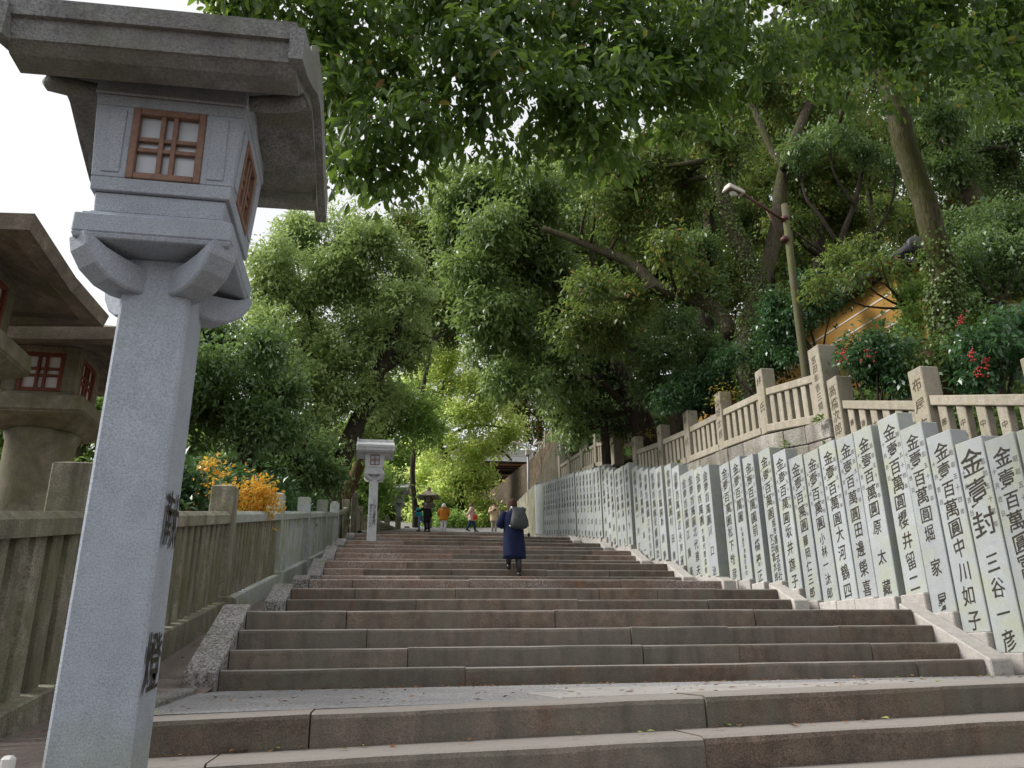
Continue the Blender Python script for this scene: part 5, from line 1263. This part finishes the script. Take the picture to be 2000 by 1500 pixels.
# fallen leaves on landing, path and steps
C = []
for k in range(560):
    x = rng.uniform(-1.3, 7.6); y = rng.uniform(4.7, 7.8)
    if rng.random() < .5: y = 7.82 - abs(rng.normal(0, .12))
    C.append((x, y, land_z(x, y) + .010))
for k in range(160):
    y = rng.uniform(4.6, 14); x = rng.uniform(lfx(y) + .1, xl(y) - .35); C.append((x, y, interp(PATH, y) + .05))
for k in range(110): C.append((rng.uniform(-1.2, 7), 4.28 - abs(rng.normal(0, .09)), 1.202))
for k in range(120):
    y = rng.uniform(1.8, 4.2); C.append((rng.uniform(-2.0, -1.36), y, interp(PATH, y) + .04))
C = np.array(C); C[:, 2] += np.where((C[:, 1] < 4.3) & (C[:, 0] > -1.3), T0 * (C[:, 0] + 1.35), 0); n = len(C)
A = rng.normal(size=(n, 3)); A[:, 2] *= .12
V, F = leaf_arrays(C, A, np.array([0, 0, 1.]) + rng.normal(size=(n, 3)) * .15, rng.uniform(.014, .065, n), .5, .06)
tag(obj('fallen_leaves', np_mesh('fallen_leaves', V, F), M['fallen']), 'small fallen leaves scattered on the landing and path', None, None, 'stuff')

# ------------------------------------------------------------------ people
M['skin'] = flat('skin', (.50, .31, .23), .55, .35)
def cloth(name, col, rough=.85, n=30, amt=.18): return flat(name, col, rough, .2, nsc=n, namt=amt, bumpy=.25)
M['hair'] = flat('dark_brown_hair', (.05, .024, .016), .75, .15, nsc=90, namt=.5)
M['hair_purple'] = flat('purple_grey_hair', (.12, .085, .12), .5, .4, nsc=90, namt=.5)
M['hair_brown'] = flat('brown_hair', (.09, .04, .02), .5, .4, nsc=90, namt=.5)
M['white_hat'] = cloth('white_knit', (.72, .68, .66))
M['eye'] = flat('eye_dark', (.02, .015, .012), .3, .5)
def skin_body(J, E_, R):
    names = list(J); me = bpy.data.meshes.new('b')
    me.from_pydata([J[n] for n in names], [(names.index(a), names.index(b)) for a, b in E_], [])
    o = bpy.data.objects.new('b', me); COL.objects.link(o)
    o.modifiers.new('s', 'SKIN')
    for i, n in enumerate(names):
        r = R[n]; me.skin_vertices[0].data[i].radius = (r, r) if not isinstance(r, tuple) else r
        me.skin_vertices[0].data[i].use_root = n == 'pelvis'
    sb = o.modifiers.new('u', 'SUBSURF'); sb.levels = 1; sb.render_levels = 1
    bpy.context.view_layer.update()
    out = bpy.data.meshes.new_from_object(o.evaluated_get(bpy.context.evaluated_depsgraph_get()))
    bpy.data.objects.remove(o); bpy.data.meshes.remove(me)
    out.polygons.foreach_set('use_smooth', np.ones(len(out.polygons), bool))
    out.materials.clear()
    return out
def loft(rings, n=20, cap=(True, True)):
    """rings: (cx, cy, z, rx, ry[, fold]) -> V, F"""
    V = []; F = []
    a = np.arange(n) / n * 2 * pi
    for k, q in enumerate(rings):
        fo = q[5] if len(q) > 5 else 0.0
        rr = 1 + fo * np.cos(a * 7 + k * .6)
        V += [(q[0] + q[3] * r_ * cos(t), q[1] + q[4] * r_ * sin(t), q[2]) for t, r_ in zip(a, rr)]
    m = len(rings)
    for i in range(m - 1):
        for j in range(n): F.append((i * n + j, i * n + (j + 1) % n, (i + 1) * n + (j + 1) % n, (i + 1) * n + j))
    if cap[0]: F.append(tuple(range(n))[::-1])
    if cap[1]: F.append(tuple(range((m - 1) * n, m * n)))
    return V, F
def joined(name, parts, smooth=True):
    VV = []; FF = []; o = 0
    for V, F in parts:
        VV += [tuple(v) for v in V]
        for f in F:
            g = []
            for i in f:
                if i + o not in g: g.append(i + o)
            FF.append(g)
        o += len(V)
    me = bpy.data.meshes.new(name); me.from_pydata(VV, [], FF); me.update()
    if smooth: me.polygons.foreach_set('use_smooth', np.ones(len(me.polygons), bool))
    return me
def tub(pts, rad, n=12, ell=None):
    V, F, _ = tube_arrays(pts, rad, n, ell); return V, F
def person(label, loc, rz, H, coat, legs, hair, coat_len=.5, arms=None, lean=(0, 0), step=(0, 0), hood=None, shoes=(.03, .03, .032), hair_len=.12, flare=1.0, puff=0.0, hat=None, scale_w=1.0, knee=(0, 0), boots=False, headturn=0.0):
    """arms: two triples (elbow, wrist) in body units; step: y offset and lift of left / right foot"""
    k = H / 1.62
    root = tag(empty('person', loc, rz), label, 'person'); root.scale = (k, k, k)
    lx, ly = lean
    def up(z, f): return Vector((lx * f, ly * f, z))
    pel = up(.86, .25); sp = up(1.02, .5); ch = up(1.22, .8); nk = up(1.36, 1); hd = nk + Vector((lx * .1, .015 + ly * .15, .10)); ht = hd + Vector((0, .0, .085))
    J = {'pelvis': pel, 'spine': sp, 'chest': ch, 'neck': nk, 'head': hd, 'crown': ht}
    R = {'pelvis': (.13, .10), 'spine': (.115, .09), 'chest': (.13, .095), 'neck': .05, 'head': (.075, .09), 'crown': (.06, .07)}
    E_ = [('pelvis', 'spine'), ('spine', 'chest'), ('chest', 'neck'), ('neck', 'head'), ('head', 'crown')]
    arms = arms or (((-.24, .0, 1.03), (-.25, .06, .82)), ((.24, .0, 1.03), (.25, .06, .82)))
    A = []; hands = []
    for s, (el, wr) in zip((-1, 1), arms):
        shd = ch + Vector((s * .165, 0, .07)); el = Vector(el); wr = Vector(wr); t = 'l' if s < 0 else 'r'
        d = (wr - el).normalized(); ha = wr + d * .07
        J.update({t + 'sh': shd, t + 'el': el, t + 'wr': wr, t + 'ha': ha}); R.update({t + 'sh': .06, t + 'el': .042, t + 'wr': .030, t + 'ha': (.036, .022)})
        E_ += [('chest', t + 'sh'), (t + 'sh', t + 'el'), (t + 'el', t + 'wr'), (t + 'wr', t + 'ha')]
        A.append((shd, el, wr)); hands.append((ha, d, s))
    Lg = []
    for s, st, kn in zip((-1, 1), step, knee):
        t = 'l' if s < 0 else 'r'; sy, sz = st if isinstance(st, tuple) else (st, 0)
        hp = pel + Vector((s * .085, 0, -.06)); an = Vector((s * .085, sy - .02, .08 + sz)); kne = (hp + an) / 2 + Vector((0, .03 + kn, .0)); toe = an + Vector((0, .15, -.05 - sz * .9 if sz < .05 else -.10))
        J.update({t + 'hp': hp, t + 'kn': kne, t + 'an': an, t + 'to': toe}); R.update({t + 'hp': .085, t + 'kn': .055, t + 'an': .036, t + 'to': .03})
        E_ += [('pelvis', t + 'hp'), (t + 'hp', t + 'kn'), (t + 'kn', t + 'an'), (t + 'an', t + 'to')]
        Lg.append((hp, kne, an, toe))
    body = skin_body(J, E_, R)
    # fingers are added to the same body mesh
    bm = bmesh.new(); bm.from_mesh(body)
    for ha, d, s in hands:
        sd_ = d.cross(Vector((0, 1, 0.2))).normalized()
        for q in range(5):
            off = sd_ * (.017 * (q - 1.8)); ln = (.05, .075, .082, .074, .055)[q]
            st0 = ha + off + (d * -.01 if q else d * -.045 + sd_ * -.02)
            dv = (d if q else (d * .7 - sd_ * .7)).normalized()
            e1 = st0 + dv * ln * .55; e2 = e1 + (dv + Vector((0, .35, -.2))).normalized() * ln * .45
            V, F = tub(arr([st0, e1, e2]), [.010, .0085, .006], 5)
            vs3 = [bm.verts.new(v) for v in V]
            for f in F:
                g = []
                for i in f:
                    if vs3[i] not in g: g.append(vs3[i])
                try: bm.faces.new(g)
                except ValueError: pass
    # nose and ears
    ct, sn = cos(headturn), sin(headturn)
    fw = Vector((-sn, ct, 0)); rt = Vector((ct, sn, 0))
    for pos, rad in ((hd + fw * .095 + Vector((0, 0, -.005)), .016), (hd + rt * .078, .02), (hd - rt * .078, .02), (hd + fw * .085 + Vector((0, 0, -.055)), .022)):
        bmesh.ops.create_icosphere(bm, subdivisions=1, radius=rad, matrix=Matrix.Translation(pos))
    bm.to_mesh(body); bm.free()
    bd = obj('body', body, M['skin'], root)
    for s in (-1, 1):
        e = bpy.data.meshes.new('eye'); b2 = bmesh.new(); bmesh.ops.create_icosphere(b2, subdivisions=1, radius=.011); b2.to_mesh(e); b2.free()
        obj('eye', e, M['eye'], bd, loc=hd + fw * .083 + rt * (s * .032) + Vector((0, 0, .012)))
    # trousers and shoes
    parts = [tub(arr([hp + Vector((0, 0, .04)), (hp + kn_) / 2, kn_, (kn_ + an) / 2, an + Vector((0, 0, .0))]), [.10, .088, .07, .064, .056 if not boots else .05], 12) for hp, kn_, an, toe in Lg]
    obj('trousers' if not boots else 'boot_shafts', joined('legs', parts), legs, root)
    shm = flat('shoe', shoes, .35, .5)
    for hp, kn_, an, toe in Lg:
        d = toe - an
        obj('shoe', joined('shoe', [tub(arr([an + Vector((0, -.05, .0)), an + Vector((0, -.03, -.045)), an + d * .5 + Vector((0, 0, -.01)), toe + Vector((0, 0, .0)), toe + d * .25]), [.035, .05, .048, .042, .015], 10)]), shm, root)
    # coat: body, collar, sleeves
    hem = 1.36 - coat_len; w = scale_w; rings = []
    zs = np.linspace(hem, 1.34, 16)
    for z in zs:
        f = (z - hem) / (1.34 - hem)
        zz = [(.35, .205 * flare, .17 * flare), (.86, .19, .15), (1.02, .185, .14), (1.18, .20, .145), (1.28, .185, .12), (1.34, .09, .08)]
        rx = float(np.interp(z, [q[0] for q in zz], [q[1] for q in zz])); ry = float(np.interp(z, [q[0] for q in zz], [q[2] for q in zz]))
        fz = float(np.interp(z, [.3, .86, 1.36], [.12, .25, 1.0])); pf = puff * (.5 + .5 * cos(z * 2 * pi / .085))
        rings.append((lx * fz, ly * fz, z, (rx + pf) * w, (ry + pf) * w, .035 if z < .95 else .01))
    parts = [loft(rings, 26, (True, True))]
    for shd, el, wr in A:
        ax = arr([shd + Vector((0, 0, .02)), shd * .6 + el * .4, el, el * .4 + wr * .6, wr])
        parts.append(tub(spline(ax, 9), np.interp(np.linspace(0, 4, 9), range(5), [.078 * w, .075 * w, .066 * w, .06 * w, .052 * w]) + puff * np.array([0, 1, 0, 1, 0, 1, 0, 1, 0]), 12))
    c_o = obj('coat', joined('coat', parts), coat, root)
    col_ = [(nk.x, nk.y, 1.31, .10, .09), (nk.x, nk.y, 1.36, .085, .085), (nk.x, nk.y, 1.40, .082, .085), (nk.x, nk.y - .005, 1.405, .06, .06)]
    obj('collar', joined('collar', [loft(col_, 14, (False, True))]), coat, c_o)
    if hood is not None:
        V, F = tub(arr([nk + Vector((-.12, -.02, .02)), nk + Vector((-.10, -.10, .035)), nk + Vector((0, -.145, .03)), nk + Vector((.10, -.10, .035)), nk + Vector((.12, -.02, .02))]), [.045, .06, .07, .06, .045], 10)
        obj('hood', joined('hood', [(V, F)]), hood, c_o)
    # hair: cap open to the face
    n = 16; hv = []; hf_ = []
    for i in range(9):
        th = pi * .02 + i / 8 * pi * (.62 if hair_len < .1 else .70)
        for j in range(n):
            ph = j / n * 2 * pi; face = cos(ph)         # ph = 0 looks forward
            cut = .40 if face > .45 else 1.0
            t = min(th, pi * .02 + cut * pi * .72)
            rx, ry, rz_ = .098, .112, .118
            p = Vector((rx * sin(t) * sin(ph), ry * sin(t) * cos(ph), rz_ * cos(t)))
            if hair_len >= .1 and face <= .45 and i >= 6: p.z -= (i - 5) / 3 * hair_len; p *= 1.0
            q = hd + Vector((0, -.008, .03)) + rt * p.x + fw * p.y + Vector((0, 0, p.z)); hv.append(q)
    for i in range(8):
        for j in range(n): hf_.append((i * n + j, i * n + (j + 1) % n, (i + 1) * n + (j + 1) % n, (i + 1) * n + j))
    hf_.append(tuple(range(n))[::-1])
    obj('hat' if hat else 'hair', joined('hair', [(hv, hf_)]), hat or hair, root)
    return root, k, Lg, nk, hd
# woman on the stairs with backpack, seen from behind
M['navy'] = cloth('navy_wool', (.009, .014, .045), .9, 60, .35); M['boot'] = flat('black_leather', (.012, .012, .013), .28, .5)
wp = (3.17, 17.10, 3.285)
w_, k, Lg, nk, hd = person('person in a long navy coat with a dark grey backpack climbing the stairs', wp, radians(-3), 1.72, M['navy'], M['boot'], M['hair'], coat_len=.99, arms=(((-.30, .02, 1.05), (-.10, .22, 1.06)), ((.25, .06, 1.06), (.08, .22, 1.06))),
        step=((.30, .19), (-.02, .0)), hair_len=.16, flare=1.04, boots=True, scale_w=1.12, shoes=(.012, .012, .013), headturn=radians(28), lean=(-.02, .05))
M['pack'] = cloth('charcoal_canvas', (.045, .047, .05), .6, 50, .25); M['strap'] = flat('pale_strap', (.45, .45, .45), .6, .3)
bp = tag(empty('backpack', (wp[0] + .06, wp[1] - .21, wp[2] + .99)), 'dark grey roll top backpack worn by the person in navy', 'bag')
rings = [(0, 0, 0, .10, .05), (.005, -.02, .025, .17, .09), (.01, -.025, .10, .20, .115), (.01, -.025, .18, .195, .115), (0, -.01, .28, .17, .09), (-.01, .0, .36, .145, .065), (-.01, .01, .42, .15, .04), (-.01, .02, .455, .165, .028, .03), (-.01, .03, .475, .14, .02)]
obj('pack_body', joined('pack_body', [loft(rings, 20, (True, True))]), M['pack'], bp, rot=(0, radians(4), 0))
obj('pocket', joined('pocket', [loft([(0, -.10, .03, .13, .03), (0, -.105, .06, .15, .035), (0, -.105, .20, .145, .03), (0, -.09, .24, .12, .01)], 16)]), M['pack'], bp)
obj('buckle', bm_mesh(hexa_bm(box_v(-.015, .015, -.135, -.115, .25, .28), .004)), M['ink'], bp)
for s in (-1, 1):
    obj('strap', tubes_mesh('strap', [(spline([(s * .12, .05, .44), (s * .13, .14, .50), (s * .15, .25, .38), (s * .19, .2, .16), (s * .16, .05, .06)], 12), [.018] * 12, 6)]), M['strap'] if s < 0 else M['pack'], bp)
# group at the top of the stairs
M['black_coat'] = cloth('black_wool', (.010, .010, .014)); M['orange_coat'] = cloth('orange_quilted', (.46, .165, .02), .6, 14, .15); M['fur'] = cloth('beige_fur', (.55, .42, .30), .95, 60, .3)
M['pink_coat'] = cloth('pink_quilted', (.60, .42, .36), .65, 14, .12); M['beige_coat'] = cloth('beige_coat', (.56, .43, .29), .85, 20, .12); M['white_pants'] = cloth('white_trousers', (.68, .67, .72)); M['jeans'] = cloth('blue_jeans', (.022, .05, .13))
M['grey_pants'] = cloth('pale_grey_trousers', (.42, .37, .32)); M['black_pants'] = cloth('black_tights', (.012, .012, .014)); M['teal'] = cloth('teal_jacket', (.02, .30, .38)); M['lightjeans'] = cloth('pale_jeans', (.16, .22, .36))
M['redbag'] = flat('red_leather', (.55, .015, .02), .45, .4)
PY = 43.0
def gz(x, y): return interp(STAIR, y) + .032
def stand(px, Y): p = at(px, 1037, Y); return (p.x, Y, gz(p.x, Y))
person('person in a black coat with purple grey hair bending towards the small lantern', stand(834, 43), radians(20), 1.60, M['black_coat'], M['black_pants'], M['hair_purple'], coat_len=.82, arms=(((-.36, .12, 1.16), (-.55, .25, 1.12)), ((.27, .12, 1.02), (.33, .22, .84))), lean=(-.02, .12), step=(.03, -.06), hair_len=.2)
person('person in an orange padded coat and white trousers seen from behind', stand(866, 42.6), radians(-4), 1.56, M['orange_coat'], M['white_pants'], M['hair'], coat_len=.72, hood=M['fur'], hat=M['white_hat'], puff=.012, scale_w=1.22, arms=(((-.29, .03, 1.05), (-.24, .15, .92)), ((.29, .03, 1.05), (.24, .15, .92))), step=(.02, -.02), hair_len=.05, shoes=(.6, .6, .6))
pp = stand(921, 44)
person('person in a pale pink padded coat walking sideways with a red shoulder bag', pp, radians(-100), 1.60, M['pink_coat'], M['jeans'], M['hair_brown'], coat_len=.76, puff=.008, scale_w=1.2, arms=(((-.30, .14, 1.05), (-.36, .30, .88)), ((.30, -.12, 1.05), (.36, -.25, .86))), step=((.22, 0), (-.24, .06)), hair_len=.05, headturn=radians(30))
rb = tag(empty('shoulder_bag', (pp[0] + .16, pp[1] - .24, pp[2] + .62)), 'small red shoulder bag hanging on the person in pink', 'bag')
obj('bag_body', joined('bag_body', [loft([(0, 0, 0, .09, .05), (0, 0, .03, .11, .06), (0, 0, .22, .10, .055), (0, 0, .27, .06, .03)], 14)]), M['redbag'], rb)
obj('strap', tubes_mesh('strap', [(spline([(.0, .0, .26), (-.08, .0, .52), (-.20, .12, .78), (-.22, .26, .70)], 8), [.012] * 8, 5)]), M['ink'], rb)
bpz = stand(965, 44.5)
person('person in a beige hooded coat facing the camera and holding a black camera', bpz, radians(178), 1.66, M['beige_coat'], M['grey_pants'], M['hair'], coat_len=.80, hood=M['fur'], scale_w=1.1, arms=(((-.29, .02, 1.06), (-.30, .10, .84)), ((.27, .08, 1.06), (.04, .24, 1.16))), step=(.05, -.04), hair_len=.04)
cm = tag(empty('camera', (bpz[0] + .02, bpz[1] - .31, bpz[2] + 1.17)), 'small black camera held at the chest of the person in beige', 'camera')
obj('camera_body', bm_mesh(hexa_bm(box_v(-.07, .07, -.03, .03, -.045, .045), .01)), M['boot'], cm); obj('lens', tubes_mesh('lens', [([(0, -.03, 0), (0, -.06, 0), (0, -.09, 0)], [.035, .035, .03], 12)]), M['boot'], cm)
person('person in a teal jacket and pale jeans crouching half behind the black coat', stand(822, 43.6), radians(60), 1.5, M['teal'], M['lightjeans'], M['hair'], coat_len=.5, arms=(((-.24, .16, 1.0), (-.15, .34, .95)), ((.24, .16, 1.0), (.15, .34, .95))), lean=(0, .22), step=((.1, 0), (-.35, .12)), hair_len=.08)
